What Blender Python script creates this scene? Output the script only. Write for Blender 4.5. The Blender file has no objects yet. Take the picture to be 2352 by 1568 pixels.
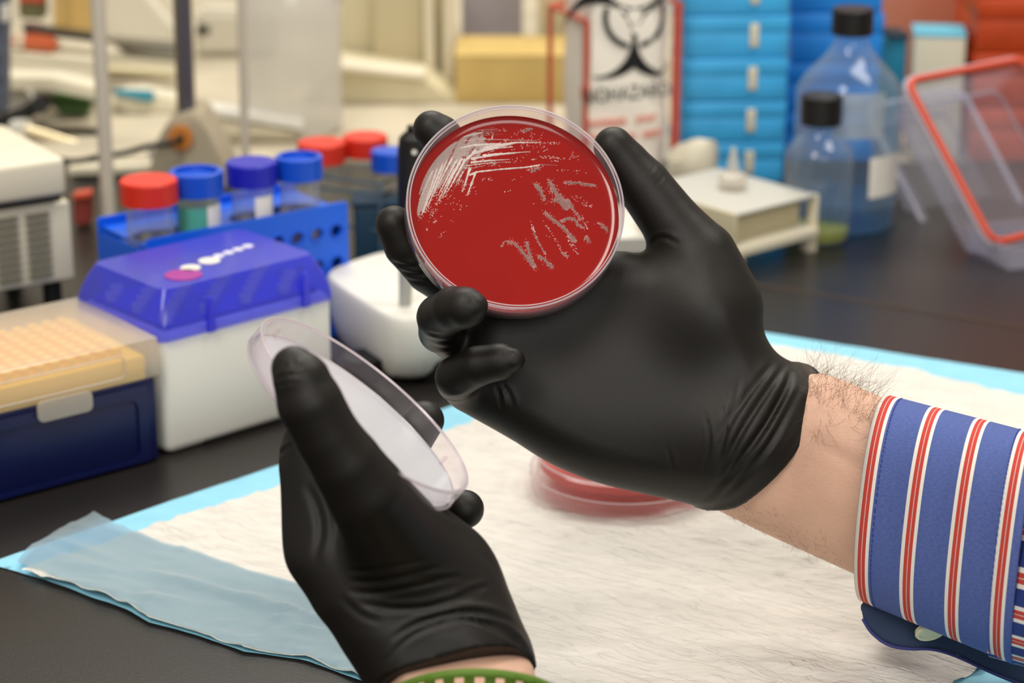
import bpy, bmesh, math, random
import numpy as np
from mathutils import Vector, Matrix
random.seed(7); rng = np.random.default_rng(7)
scn = bpy.context.scene
COL = scn.collection
PI = math.pi
# ------------------------------------------------------------------ camera
F = 5000.0; PITCH = math.radians(19); HC = 0.43
cP, sP = math.cos(PITCH), math.sin(PITCH)
cam = bpy.data.cameras.new('camera'); cam.sensor_width = 36; cam.lens = 36*F/2352
cam.clip_start = 0.05; cam.clip_end = 20
cam.dof.use_dof = True; cam.dof.focus_distance = 0.885; cam.dof.aperture_fstop = 9.0
co = bpy.data.objects.new('camera', cam); COL.objects.link(co)
co.location = (0, 0, HC); co.rotation_euler = (PI/2-PITCH, 0, 0)
scn.camera = co
# ------------------------------------------------------------------ world, room and fill lights, exposure
w = bpy.data.worlds.new('world'); scn.world = w; w.use_nodes = True
w.node_tree.nodes['Background'].inputs[0].default_value = (1.0, 0.95, 0.87, 1)
w.node_tree.nodes['Background'].inputs[1].default_value = 0.34
def area(name, loc, size, energy, col, target=(0, 1.1, 0)):
    l = bpy.data.lights.new(name, 'AREA'); l.shape = 'RECTANGLE'; l.size, l.size_y = size; l.energy = energy; l.color = col
    o = bpy.data.objects.new(name, l); COL.objects.link(o); o.location = loc
    o.rotation_euler = (Vector(target)-Vector(loc)).to_track_quat('-Z', 'Y').to_euler()
area('ceiling_panel_light', (-0.55, 0.05, 1.75), (0.5, 1.2), 20, (1, .95, .87), (0.0, 1.0, .1))
area('ceiling_panel_light', (0.75, 1.1, 1.75), (0.35, 1.1), 13, (1, .95, .87), (0.2, 1.1, 0))
area('ceiling_panel_light', (0.0, 2.3, 1.75), (1.3, 0.5), 30, (1, .96, .88), (0, 2.0, 0))
area('front_fill_light', (0.6, -1.6, 1.55), (1.6, 0.9), 23, (1, .97, .92), (0.0, 1.6, .1))  # added fill from behind the camera to brighten upright faces
scn.view_settings.view_transform = 'Standard'; scn.view_settings.look = 'None'
scn.view_settings.exposure = 0.0; scn.view_settings.gamma = 1; scn.view_settings.use_curve_mapping = False
scn.cycles.use_denoising = True; scn.cycles.caustics_reflective = False; scn.cycles.caustics_refractive = False
scn.cycles.transparent_max_bounces = 16; scn.cycles.max_bounces = 12; scn.cycles.transmission_bounces = 10
# ------------------------------------------------------------------ geometry of the view
R_, U_, T_ = Vector((1, 0, 0)), Vector((0, sP, cP)), Vector((0, -cP, sP))   # right, up, towards the camera
CAMW = Matrix(((1, 0, 0), (0, sP, -cP), (0, cP, sP)))                        # camera frame -> world
def ray(px, py):
    x, y = (px-1176)/F, (784-py)/F
    return Vector((x, cP+y*sP, -sP+y*cP))
def G(px, py, z=0.0):
    r = ray(px, py); t = (z-HC)/r.z
    return Vector((r.x*t, r.y*t, z))
def C3(px, py, d):                                  # camera frame coordinates of a point at depth d
    return np.array(((px-1176)/F*d, (784-py)/F*d, -d))
def c2w(p): return CAMW @ Vector(p) + Vector((0, 0, HC))
def W3(px, py, d): return c2w(C3(px, py, d))
def atY(px, py, Y):
    r = ray(px, py); t = Y/r.y
    return Vector((r.x*t, Y, HC+r.z*t))
# ------------------------------------------------------------------ materials
def lin(c):
    if isinstance(c, str):
        c = [int(c[i:i+2], 16)/255 for i in (0, 2, 4)]
        c = [x/12.92 if x <= .04045 else ((x+.055)/1.055)**2.4 for x in c]
    return (*c[:3], 1)
def nn(nt, t, **k):
    n = nt.nodes.new(t)
    for a, b in k.items(): setattr(n, a, b)
    return n
def mat(name, col, rough=.5, spec=.5, metal=0, trans=0, ior=1.45, sss=0, bump=0, bscale=200, bstretch=None, var=0, vscale=30, coat=0, sheen=0):
    m = bpy.data.materials.new(name); m.use_nodes = True; nt = m.node_tree; b = nt.nodes['Principled BSDF']
    b.inputs['Base Color'].default_value = lin(col); b.inputs['Roughness'].default_value = rough
    b.inputs['Specular IOR Level'].default_value = spec; b.inputs['Metallic'].default_value = metal
    b.inputs['Transmission Weight'].default_value = trans; b.inputs['IOR'].default_value = ior
    b.inputs['Coat Weight'].default_value = coat; b.inputs['Sheen Weight'].default_value = sheen
    if sss: b.inputs['Subsurface Weight'].default_value = sss; b.inputs['Subsurface Radius'].default_value = (.004, .0015, .0008); b.inputs['Subsurface Scale'].default_value = 1
    tc = nn(nt, 'ShaderNodeTexCoord')
    if bump or var:
        mp = nn(nt, 'ShaderNodeMapping'); nt.links.new(tc.outputs['Object'], mp.inputs[0])
        if bstretch: mp.inputs['Scale'].default_value = bstretch
    if bump:
        no = nn(nt, 'ShaderNodeTexNoise'); no.inputs['Scale'].default_value = bscale; no.inputs['Detail'].default_value = 5
        nt.links.new(mp.outputs[0], no.inputs[0])
        bp = nn(nt, 'ShaderNodeBump'); bp.inputs['Strength'].default_value = bump; bp.inputs['Distance'].default_value = .001
        nt.links.new(no.outputs[0], bp.inputs['Height']); nt.links.new(bp.outputs[0], b.inputs['Normal'])
    if var:
        n2 = nn(nt, 'ShaderNodeTexNoise'); n2.inputs['Scale'].default_value = vscale; n2.inputs['Detail'].default_value = 4
        nt.links.new(mp.outputs[0], n2.inputs[0])
        hs = nn(nt, 'ShaderNodeHueSaturation'); hs.inputs['Color'].default_value = lin(col)
        mr = nn(nt, 'ShaderNodeMapRange'); mr.inputs[1].default_value = .3; mr.inputs[2].default_value = .7
        mr.inputs[3].default_value = 1-var; mr.inputs[4].default_value = 1+var
        nt.links.new(n2.outputs[0], mr.inputs[0]); nt.links.new(mr.outputs[0], hs.inputs['Value']); nt.links.new(hs.outputs[0], b.inputs['Base Color'])
    return m
def thin(name, col, clear=.7, rough=.08, body=None, facing=True, edge=.35):
    """thin clear or tinted plastic: transparent tint + some diffuse body + fresnel gloss"""
    m = bpy.data.materials.new(name); m.use_nodes = True; nt = m.node_tree; nt.nodes.clear()
    out = nn(nt, 'ShaderNodeOutputMaterial'); tr = nn(nt, 'ShaderNodeBsdfTransparent'); tr.inputs[0].default_value = lin(col)
    df = nn(nt, 'ShaderNodeBsdfDiffuse'); df.inputs[0].default_value = lin(body or col)
    tl = nn(nt, 'ShaderNodeBsdfTranslucent'); tl.inputs[0].default_value = lin(body or col)
    md = nn(nt, 'ShaderNodeMixShader'); md.inputs[0].default_value = .5; nt.links.new(df.outputs[0], md.inputs[1]); nt.links.new(tl.outputs[0], md.inputs[2])
    mx = nn(nt, 'ShaderNodeMixShader'); mx.inputs[0].default_value = 1-clear
    nt.links.new(tr.outputs[0], mx.inputs[1]); nt.links.new(md.outputs[0], mx.inputs[2])
    if facing:
        lw = nn(nt, 'ShaderNodeLayerWeight'); lw.inputs[0].default_value = .35
        mr = nn(nt, 'ShaderNodeMapRange'); mr.inputs[3].default_value = 1-clear; mr.inputs[4].default_value = min(1, 1-clear+edge)
        nt.links.new(lw.outputs['Facing'], mr.inputs[0]); nt.links.new(mr.outputs[0], mx.inputs[0])
    gl = nn(nt, 'ShaderNodeBsdfGlossy'); gl.inputs['Roughness'].default_value = rough
    l2 = nn(nt, 'ShaderNodeLayerWeight'); l2.inputs[0].default_value = .5
    p5 = nn(nt, 'ShaderNodeMath', operation='POWER'); nt.links.new(l2.outputs['Facing'], p5.inputs[0]); p5.inputs[1].default_value = 5
    fr = nn(nt, 'ShaderNodeMath', operation='MULTIPLY_ADD'); nt.links.new(p5.outputs[0], fr.inputs[0]); fr.inputs[1].default_value = .6; fr.inputs[2].default_value = .045
    m2 = nn(nt, 'ShaderNodeMixShader'); nt.links.new(fr.outputs[0], m2.inputs[0])
    nt.links.new(mx.outputs[0], m2.inputs[1]); nt.links.new(gl.outputs[0], m2.inputs[2]); nt.links.new(m2.outputs[0], out.inputs[0])
    return m
# ------------------------------------------------------------------ object helpers
def link(name, me, m=None, parent=None, smooth=False):
    o = bpy.data.objects.new(name, me); COL.objects.link(o)
    if m: me.materials.append(m)
    if smooth: me.polygons.foreach_set('use_smooth', [True]*len(me.polygons))
    if parent: o.parent = parent
    return o
def thing(name, label, cat, loc=(0, 0, 0), rz=0, group=None):
    o = bpy.data.objects.new(name, None); COL.objects.link(o); o.empty_display_size = .02
    o.location = loc; o.rotation_euler = (0, 0, rz); o['label'] = label; o['category'] = cat
    if group: o['group'] = group
    return o
def tag(o, label, cat=None, group=None, kind=None):
    o['label'] = label
    if cat: o['category'] = cat
    if group: o['group'] = group
    if kind: o['kind'] = kind
    return o
def bm_obj(name, bm, m, parent=None, smooth=False, sharp=None):
    me = bpy.data.meshes.new(name); bmesh.ops.recalc_face_normals(bm, faces=bm.faces); bm.to_mesh(me); bm.free()
    o = link(name, me, m, parent, smooth)
    if sharp is not None:
        me.set_sharp_from_angle(angle=math.radians(sharp))
    return o
def pydata(name, v, f, m, parent=None, smooth=False):
    me = bpy.data.meshes.new(name); me.from_pydata([tuple(x) for x in v], [], [tuple(x) for x in f]); me.update()
    return link(name, me, m, parent, smooth)
def box(bm, x0, y0, z0, x1, y1, z1, r=0, seg=3, taper=0):
    vs = [bm.verts.new((x, y, z)) for z, t in ((z0, 0), (z1, taper)) for x, y in ((x0+t, y0+t), (x1-t, y0+t), (x1-t, y1-t), (x0+t, y1-t))]
    fs = [(3, 2, 1, 0), (4, 5, 6, 7), (0, 1, 5, 4), (1, 2, 6, 5), (2, 3, 7, 6), (3, 0, 4, 7)]
    faces = [bm.faces.new([vs[i] for i in f]) for f in fs]
    if r:
        es = list({e for f in faces for e in f.edges})
        bmesh.ops.bevel(bm, geom=es, offset=r, segments=seg, affect='EDGES', profile=.5, clamp_overlap=True)
def bxo(name, dims, m, parent=None, r=0, seg=3, taper=0):
    bm = bmesh.new(); box(bm, *dims, r=r, seg=seg, taper=taper)
    return bm_obj(name, bm, m, parent, smooth=bool(r), sharp=40 if r else None)
def open_tray(bm, x0, y0, z0, x1, y1, z1, t, taper=0):
    """box without top, wall thickness t; taper insets the bottom"""
    def ring(z, i, inner): 
        a = i+(t if inner else 0)
        return [bm.verts.new(p) for p in ((x0+a, y0+a, z), (x1-a, y0+a, z), (x1-a, y1-a, z), (x0+a, y1-a, z))]
    ob, ot, it, ib = ring(z0, taper, 0), ring(z1, 0, 0), ring(z1, 0, 1), ring(z0+t, taper, 1)
    for a, b in ((ob, ot), (ot, it), (it, ib)):
        for i in range(4): bm.faces.new((a[i], a[(i+1) % 4], b[(i+1) % 4], b[i]))
    bm.faces.new(ob[::-1]); bm.faces.new(ib)
def lathe(bm, prof, n=48, c=(0, 0), close=False):
    rings = []
    for r, z in prof:
        if r < 1e-7: rings.append([bm.verts.new((c[0], c[1], z))])
        else: rings.append([bm.verts.new((c[0]+r*math.cos(2*PI*i/n), c[1]+r*math.sin(2*PI*i/n), z)) for i in range(n)])
    pairs = list(zip(rings, rings[1:])) + ([(rings[-1], rings[0])] if close else [])
    for a, b in pairs:
        for i in range(n):
            j = (i+1) % n
            if len(a) == 1 and len(b) == 1: continue
            if len(a) == 1: bm.faces.new((a[0], b[i], b[j]))
            elif len(b) == 1: bm.faces.new((a[i], b[0], a[j]))
            else: bm.faces.new((a[i], b[i], b[j], a[j]))
def lathe_o(name, prof, m, parent=None, n=48, c=(0, 0), close=False, sharp=35):
    bm = bmesh.new(); lathe(bm, prof, n, c, close); return bm_obj(name, bm, m, parent, True, sharp)
def tube(bm, pts, r, n=8, closed=False, caps=True):
    pts = [Vector(p) for p in pts]; N = len(pts); rings = []
    rr = r if hasattr(r, '__len__') else [r]*N
    prev = None
    for i, p in enumerate(pts):
        if closed: t = (pts[(i+1) % N]-pts[i-1]).normalized()
        else: t = (pts[min(i+1, N-1)]-pts[max(i-1, 0)]).normalized()
        if prev is None:
            a = Vector((0, 0, 1)) if abs(t.z) < .9 else Vector((1, 0, 0)); u = t.cross(a).normalized()
        else: u = (prev-t*prev.dot(t)).normalized()
        prev = u; v = t.cross(u)
        rings.append([bm.verts.new(p+(u*math.cos(2*PI*k/n)+v*math.sin(2*PI*k/n))*rr[i]) for k in range(n)])
    for i in range(N if closed else N-1):
        a, b = rings[i], rings[(i+1) % N]
        for k in range(n): bm.faces.new((a[k], a[(k+1) % n], b[(k+1) % n], b[k]))
    if not closed and caps: bm.faces.new(rings[0][::-1]); bm.faces.new(rings[-1])
def tube_o(name, pts, r, m, parent=None, n=8, closed=False):
    bm = bmesh.new(); tube(bm, pts, r, n, closed); return bm_obj(name, bm, m, parent, True, 60)
def prism(name, poly, y0, y1, m, parent=None, axis='y', r=0):
    """poly in (x,z) extruded along y, or (x,y) extruded along z"""
    bm = bmesh.new()
    f = (lambda a, b, c: (a, c, b)) if axis == 'y' else (lambda a, b, c: (a, b, c))
    A = [bm.verts.new(f(a, b, y0)) for a, b in poly]; B = [bm.verts.new(f(a, b, y1)) for a, b in poly]; n = len(poly)
    bm.faces.new(A[::-1]); bm.faces.new(B)
    for i in range(n): bm.faces.new((A[i], A[(i+1) % n], B[(i+1) % n], B[i]))
    if r: bmesh.ops.bevel(bm, geom=list(bm.edges), offset=r, segments=2, affect='EDGES', clamp_overlap=True)
    return bm_obj(name, bm, m, parent, bool(r), 40 if r else None)
def rrect(w, h, r, n=5):
    P = []
    for cx, cy, a in ((w-r, h-r, 0), (r, h-r, 90), (r, r, 180), (w-r, r, 270)):
        for i in range(n+1):
            t = math.radians(a+90*i/n); P.append((cx+r*math.cos(t), cy+r*math.sin(t)))
    return P
def frame_on(A, B):
    d = B-A; return math.atan2(d.y, d.x), math.hypot(d.x, d.y)
def dup(root, loc, rz, label, group=None):
    r = root.copy(); COL.objects.link(r); r.location = loc; r.rotation_euler = (0, 0, rz); r['label'] = label
    if group: r['group'] = group
    for ch in list(root.children):
        c = ch.copy(); COL.objects.link(c); c.parent = r
        for g in list(ch.children):
            d = g.copy(); COL.objects.link(d); d.parent = c
    return r
def text(name, s, size, m, parent, M, ext=.0002, bold=0):
    cu = bpy.data.curves.new(name, 'FONT'); cu.body = s; cu.size = size; cu.extrude = ext; cu.offset = bold
    cu.align_x = 'CENTER'; o = bpy.data.objects.new(name, cu); COL.objects.link(o); cu.materials.append(m)
    dg = bpy.context.evaluated_depsgraph_get(); me = bpy.data.meshes.new_from_object(o.evaluated_get(dg))
    bpy.data.objects.remove(o); me.name = name
    r = bpy.data.objects.new(name, me); COL.objects.link(r); r.parent = parent; r.matrix_local = M
    return r
# ------------------------------------------------------------------ palette
M_bench = mat('black_epoxy', '24211f', .32, .5, bump=.12, bscale=900, var=.12, vscale=8)
M_cream = mat('cream_plastic', 'e2dac2', .45)
M_beige = mat('beige_enamel', 'cfc4a2', .5)
M_white = mat('white_plastic', 'e9e6dc', .35)
M_tan = mat('cardboard', 'c9ad6c', .85, .2, var=.06)
M_steel = mat('brushed_steel', 'a8a29a', .25, metal=1)
M_pole = mat('grey_metal_pole', '7d756f', .35, metal=.6)
M_black = mat('black_plastic', '14120f', .45)
M_navy = mat('navy_plastic', '0b1446', .35, .5)
M_yellow = mat('yellow_tips', 'f6c944', .5)
M_redcap = mat('red_cap_plastic', 'd8301c', .4)
M_bluecap = mat('blue_cap_plastic', '0d4fc8', .35)
M_dkbluecap = mat('dark_blue_cap_plastic', '1d1fae', .4)
M_rack = mat('blue_rack_plastic', '0b5fe0', .4, .5)
M_teal = mat('teal_plastic', '1f3d52', .5)
M_bluebox = mat('sky_blue_box', '45b0ea', .4, .4, var=.12, vscale=25)
M_bluebox2 = mat('deep_blue_box', '2488de', .4, .4, var=.12, vscale=25)
M_orange = mat('orange_box', 'c8481c', .4, .4, var=.25, vscale=14)
M_red_wire = mat('red_coated_wire', 'c9543c', .4)
M_bag = mat('white_bag_film', 'faf2e4', .5, bump=.5, bscale=25)
M_ink = mat('black_ink', '0c0c0c', .6)
M_greyink = mat('grey_ink', '3a3d38', .6)
M_redink = mat('orange_red_ink', 'e8613c', .6)
M_green = mat('green_plastic', '4a6b38', .6)
M_gasket = mat('red_rubber_gasket', 'cc4a2e', .45)
M_clear = thin('clear_plastic', 'f6f6f8', .93, .1, 'f0eff2')
M_clear2 = thin('clear_box_plastic', 'f2f3fa', .88, .12, 'f0edf6', edge=.3)
M_tubecl = thin('clear_tube_plastic', 'f8f8f6', .86, .15, 'f4eee2', edge=.3)
M_bottle = thin('bottle_glass', 'eef6fb', .95, .03, 'e6f0f6', edge=.22)
M_lidblue = thin('blue_translucent_lid', 'a8aaf8', .66, .2, '6e76fa')
M_lidcl = thin('frosted_clear_lid', 'fbf8f2', .55, .25, 'f4eee4', edge=.2)
M_label = mat('paper_label', 'efeade', .7)
M_water = thin('pale_blue_liquid', 'b4d2e6', .9, .02, '8fb4cc', edge=.1)
M_yliq = thin('yellow_green_liquid', 'e4df90', .45, .02, 'd6cf5c')
M_gliq = mat('green_liquid', '3fc8a6', .3)
# ------------------------------------------------------------------ room and benches
def struct(name, dims, m):
    o = bxo(name, dims, m); o['kind'] = 'structure'; return o
M_wall = mat('wall_paint', 'd6d0c0', .8, var=.04); M_floor = mat('vinyl_floor', '8d877c', .6, var=.1)
struct('wall_back', (-2.6, 3.3, -.9, 2.6, 3.4, 2.0), M_wall)
struct('floor', (-2.6, -.6, -.95, 2.6, 3.4, -.9), M_floor)
bench = thing('lab_bench', 'black epoxy lab bench that carries the pad, racks and bottles', 'bench', (0, 0, 0))
bxo('worktop', (-1.2, .25, -.03, 1.2, 1.69, 0), M_bench, bench, r=.003)
bxo('cabinet', (-1.15, .35, -.9, 1.15, 1.64, -.03), mat('bench_cabinet', 'b8ad94', .6), bench)
a, b = G(1690, 645), G(2380, 757); rz, L = frame_on(a, b)
sm = bxo('joint_line', (0, -.0006, -.0004, L+.6, .0006, .0004), mat('brown_joint', '55402f', .6), bench)
sm.location = a; sm.rotation_euler = (0, 0, rz); sm['label'] = 'thin brown joint line across the black worktop'
bb = thing('back_counter', 'cream counter behind the black bench, covered in equipment', 'counter', (0, 0, 0))
bxo('worktop', (-1.3, 1.70, -.03, 1.3, 3.0, .0), mat('counter_top', 'beb39c', .5, var=.2, vscale=9), bb, r=.004)
bxo('cabinet', (-1.25, 1.75, -.9, 1.25, 2.95, -.03), M_beige, bb)
# ------------------------------------------------------------------ absorbent pad
def pad_mat(name, col, bump, sc, stretch, rough=.85, wav=0):
    m = mat(name, col, rough, .2, bump=bump, bscale=sc, bstretch=stretch, var=.05, vscale=60)
    return m
Mp_white = pad_mat('white_nonwoven', 'dcd7cf', 1.0, 110, (1, 3.0, 1))
Mp_blue = pad_mat('blue_film', '92d0e6', .3, 60, (1, 2, 1), .5)
Mp_sheer = thin('sheer_blue_nonwoven', 'c4dce8', .42, .6, 'b6cdd9', facing=False)
nt = Mp_white.node_tree; tcn = nn(nt, 'ShaderNodeTexCoord'); m1 = nn(nt, 'ShaderNodeMapping'); m1.inputs['Rotation'].default_value = (0, 0, math.radians(31)); m2 = nn(nt, 'ShaderNodeMapping'); m2.inputs['Scale'].default_value = (26, 170, 1)
n1 = nn(nt, 'ShaderNodeTexNoise'); n1.inputs['Scale'].default_value = 1; n1.inputs['Detail'].default_value = 2; n1.inputs['Distortion'].default_value = .6
cr_ = nn(nt, 'ShaderNodeValToRGB'); cr_.color_ramp.elements[0].position = .47; cr_.color_ramp.elements[0].color = (1, 1, 1, 1); e2 = cr_.color_ramp.elements.new(.5); e2.color = (0, 0, 0, 1); cr_.color_ramp.elements[-1].position = .54; cr_.color_ramp.elements[-1].color = (1, 1, 1, 1)
b2 = nn(nt, 'ShaderNodeBump'); b2.inputs['Strength'].default_value = .45; b2.inputs['Distance'].default_value = .0012
nt.links.new(tcn.outputs['Object'], m1.inputs[0]); nt.links.new(m1.outputs[0], m2.inputs[0]); nt.links.new(m2.outputs[0], n1.inputs[0]); nt.links.new(n1.outputs[0], cr_.inputs[0]); nt.links.new(cr_.outputs[0], b2.inputs['Height'])
pb_ = nt.nodes['Principled BSDF']; old = pb_.inputs['Normal'].links[0].from_socket; nt.links.new(old, b2.inputs['Normal']); nt.links.new(b2.outputs[0], pb_.inputs['Normal'])
def inpoly(P, poly):
    x, y = P[:, 0], P[:, 1]; c = np.zeros(len(P), bool); n = len(poly)
    for i in range(n):
        x0, y0 = poly[i]; x1, y1 = poly[(i+1) % n]
        k = ((y0 > y) != (y1 > y)) & (x < (x1-x0)*(y-y0)/((y1-y0) or 1e-12)+x0); c ^= k
    return c
def dist_poly(P, poly):
    d = np.full(len(P), 1e9); n = len(poly)
    for i in range(n):
        a = np.array(poly[i]); b = np.array(poly[(i+1) % n]); ab = b-a
        t = np.clip(((P-a)@ab)/(ab@ab), 0, 1); d = np.minimum(d, np.hypot(*(P-a-t[:, None]*ab).T))
    return d
def vnoise(P, seed, sc):
    g = np.random.default_rng(seed).random((64, 64)); q = P*sc; i = np.floor(q).astype(int); f = q-i; f = f*f*(3-2*f)
    X, Y = i[:, 0] % 64, i[:, 1] % 64; X1, Y1 = (X+1) % 64, (Y+1) % 64
    return (g[X, Y]*(1-f[:, 0])+g[X1, Y]*f[:, 0])*(1-f[:, 1])+(g[X, Y1]*(1-f[:, 0])+g[X1, Y1]*f[:, 0])*f[:, 1]-.5
def sheet(name, poly, z0, m, parent, step=.004, amp=.0008, creases=(), ang=0.0, jag=.0012, fine=0.0):
    """a crumpled sheet cut to a polygon: grid mesh whose border vertices are snapped to the outline"""
    P0 = np.array(poly); lo, hi = P0.min(0), P0.max(0)
    nx, ny = int((hi[0]-lo[0])/step)+2, int((hi[1]-lo[1])/step)+2
    gx, gy = np.meshgrid(np.arange(nx), np.arange(ny), indexing='ij')
    V = np.stack([lo[0]+gx.ravel()*step, lo[1]+gy.ravel()*step], 1)
    ins = inpoly(V, poly); d = dist_poly(V, poly)
    # snap outside vertices near the border to the nearest point of it
    near = (~ins) & (d < step*1.5)
    idx = np.where(near)[0]
    for k in idx:
        p = V[k]; best = None
        for i in range(len(poly)):
            a = np.array(poly[i]); b = np.array(poly[(i+1) % len(poly)]); ab = b-a
            t = min(1, max(0, ((p-a)@ab)/(ab@ab))); q = a+t*ab; dd = np.hypot(*(p-q))
            if best is None or dd < best[0]: best = (dd, q)
        V[k] = best[1]
    ok = ins | near
    e = np.clip(d/.03, 0, 1)
    q = np.stack([V[:, 0]*math.cos(ang)+V[:, 1]*math.sin(ang), -V[:, 0]*math.sin(ang)+V[:, 1]*math.cos(ang)], 1)
    z = amp*(vnoise(q*[1, 2.2], 1, 30)+.6*vnoise(q*[1, 2.6], 2, 85)+.35*vnoise(q*[1, 2], 3, 190))
    if fine: z += fine*np.abs(vnoise(q*[1, 4.5], 4, 42))*vnoise(q, 5, 22)*4
    for (a, b, hgt, wd) in creases:
        a, b = np.array(a), np.array(b); ab = b-a; t = np.clip(((V-a)@ab)/(ab@ab), 0, 1)
        dd = np.hypot(*(V-a-t[:, None]*ab).T); z += hgt*np.exp(-(dd/wd)**2)*np.sin(PI*np.clip(t*.96+.02, 0, 1))**.3
    z = z0+np.maximum(z+amp*.9, 0)
    V = V+np.stack([vnoise(V, 8, 60), vnoise(V, 9, 60)], 1)*jag
    I = np.arange(nx*ny).reshape(nx, ny)
    Q = np.stack([I[:-1, :-1].ravel(), I[1:, :-1].ravel(), I[1:, 1:].ravel(), I[:-1, 1:].ravel()], 1)
    Q = Q[ok[Q].all(1) & (ins[Q].any(1))]
    u = np.unique(Q); mp = np.full(nx*ny, -1); mp[u] = np.arange(len(u))
    o = pydata(name, np.column_stack([V[u], z[u]]), mp[Q], m, parent, True)
    return o
g2 = lambda px, py: tuple(G(px, py)[:2])
pad = thing('absorbent_pad', 'crinkled white absorbent bench pad with a light blue border under the hands', 'pad')
Lc = (-.2475, .9262); Tc = (.1157, 1.2837); Rc = (.42, 1.127); Bc = (.20, .62); BLc = (.045, .735)
far_l = (np.array(Tc)-np.array(Lc)); far_l /= np.hypot(*far_l); far_r = np.array(Rc)-np.array(Tc); far_r /= np.hypot(*far_r)
low = np.array(g2(830, 1568))-np.array(g2(0, 1304)); low /= np.hypot(*low)
low_end = np.array(Lc)+low*.42
EDGE = [g2(62, 1321), g2(100, 1330), g2(170, 1357), g2(215, 1376), g2(300, 1404), g2(345, 1432), g2(455, 1462), g2(560, 1500), g2(700, 1519), g2(830, 1566), g2(950, 1606)]
film = sheet('backing_film', [Lc, Tc, Rc, (.45, .70), tuple(low_end)]+EDGE[::-1]+[g2(0, 1304)], .0004, Mp_blue, pad, .004, .0003)
film['label'] = 'light blue plastic backing film showing as the border'
A1 = g2(60, 1316); A2 = g2(178, 1318)
inner_far = [g2(50, 1325), g2(300, 1237), g2(640, 1121), g2(1060, 980), g2(1500, 855), g2(1650, 800), g2(1770, 800), g2(2000, 838), g2(2352, 915), g2(2500, 948)]
CR = [(g2(420, 1270), g2(640, 1180), .0018, .002), (g2(1190, 1010), g2(1060, 1050), .0012, .002), (g2(1700, 1420), g2(1200, 1560), .001, .0025),
      (g2(1900, 1280), g2(1500, 1440), .0015, .0022), (g2(1450, 1440), g2(1150, 1340), .001, .002), (g2(2060, 1480), g2(2300, 1560), .002, .003)]
wh = sheet('absorbent_sheet', inner_far+[(.45, .80), g2(2352, 1492), g2(2190, 1575), g2(1900, 1750), tuple(low_end)]+EDGE[::-1][:-2]+[g2(70, 1327)], .0012, Mp_white, pad, .0025, .0016,
      creases=CR, ang=-.35, fine=.0042)
sh = sheet('sheer_overlay', [g2(40, 1306), g2(75, 1265), g2(140, 1225), g2(215, 1193), g2(300, 1232), g2(375, 1262), g2(450, 1275), g2(560, 1318), g2(700, 1363), g2(800, 1400), g2(1000, 1480), g2(1250, 1600), tuple(low_end)]+EDGE[::-1],
      .0021, Mp_sheer, pad, .0025, .0016, fine=.0042, creases=CR+[(g2(330, 1330), g2(760, 1440), .0025, .003), (g2(560, 1400), g2(830, 1500), .002, .004), (g2(120, 1250), g2(280, 1310), .0015, .003)], ang=-.35)
sh['label'] = 'sheer pale blue cover strip along the near left edge'
# ------------------------------------------------------------------ tip boxes (left)
A = G(370, 1057); B = G(0, 1155); rz, L = frame_on(B, A); ux = (A-B).normalized()
O = A-ux*.124
t = thing('pipette_tip_box', 'navy tip box with yellow tips under a frosted clear lid, nearest at left', 'box', O, rz)
bm = bmesh.new(); box(bm, 0, 0, 0, .124, .084, .047, r=.003)
bm_obj('box_base', bm, M_navy, t, True, 40)
# recessed front panel drawn by a raised frame of the face
bm = bmesh.new(); outer = rrect(.112, .042, .003, 4); inner = rrect(.100, .0335, .006, 4)
oo = [bm.verts.new((x+.006, -.0012, y+.002)) for x, y in outer]; ii = [bm.verts.new((x+.012, -.0012, y+.0045)) for x, y in inner]
ib = [bm.verts.new((x+.012, .0006, y+.0045)) for x, y in inner]; ob = [bm.verts.new((x+.006, .0006, y+.002)) for x, y in outer]
n = len(oo)
for i in range(n):
    j = (i+1) % n; bm.faces.new((oo[i], oo[j], ii[j], ii[i])); bm.faces.new((ii[i], ii[j], ib[j], ib[i])); bm.faces.new((ob[i], ob[j], oo[j], oo[i]))
bm_obj('front_panel_rim', bm, M_navy, t)
bxo('tip_tray', (.004, .0015, .044, .119, .081, .059), M_yellow, t, r=.001)
bm = bmesh.new()
for i in range(12):
    for j in range(8):
        lathe(bm, [(0, .0635), (.0017, .0635), (.0029, .0632), (.0029, .0575), (0, .0575)], 8, (.0125+i*.0086, .0105+j*.0086))
tp = bm_obj('tips', bm, M_yellow, t, True, 50); tp['kind'] = 'stuff'
bm = bmesh.new(); box(bm, -.0015, -.0015, .047, .1255, .0855, .0685, r=.0015, seg=2)
for f in [f for f in bm.faces if f.calc_center_median().z < .0475]: bm.faces.remove(f)
lid = bm_obj('lid', bm, M_lidcl, t, True, 40); lid['label'] = 'frosted clear lid over yellow tips'
pts = [(x+.030, -.0022, z+.051) for x, z in rrect(.075, .012, .003, 3)]
tube_o('lid_rib', pts, .0006, M_lidcl, lid, 6, True)
o = prism('latch', [(x+.055, z+.0385) for x, z in rrect(.030, .011, .003, 4)], -.0042, -.0026, M_lidcl, t); o['label'] = 'clear latch tab on the front'
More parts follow.
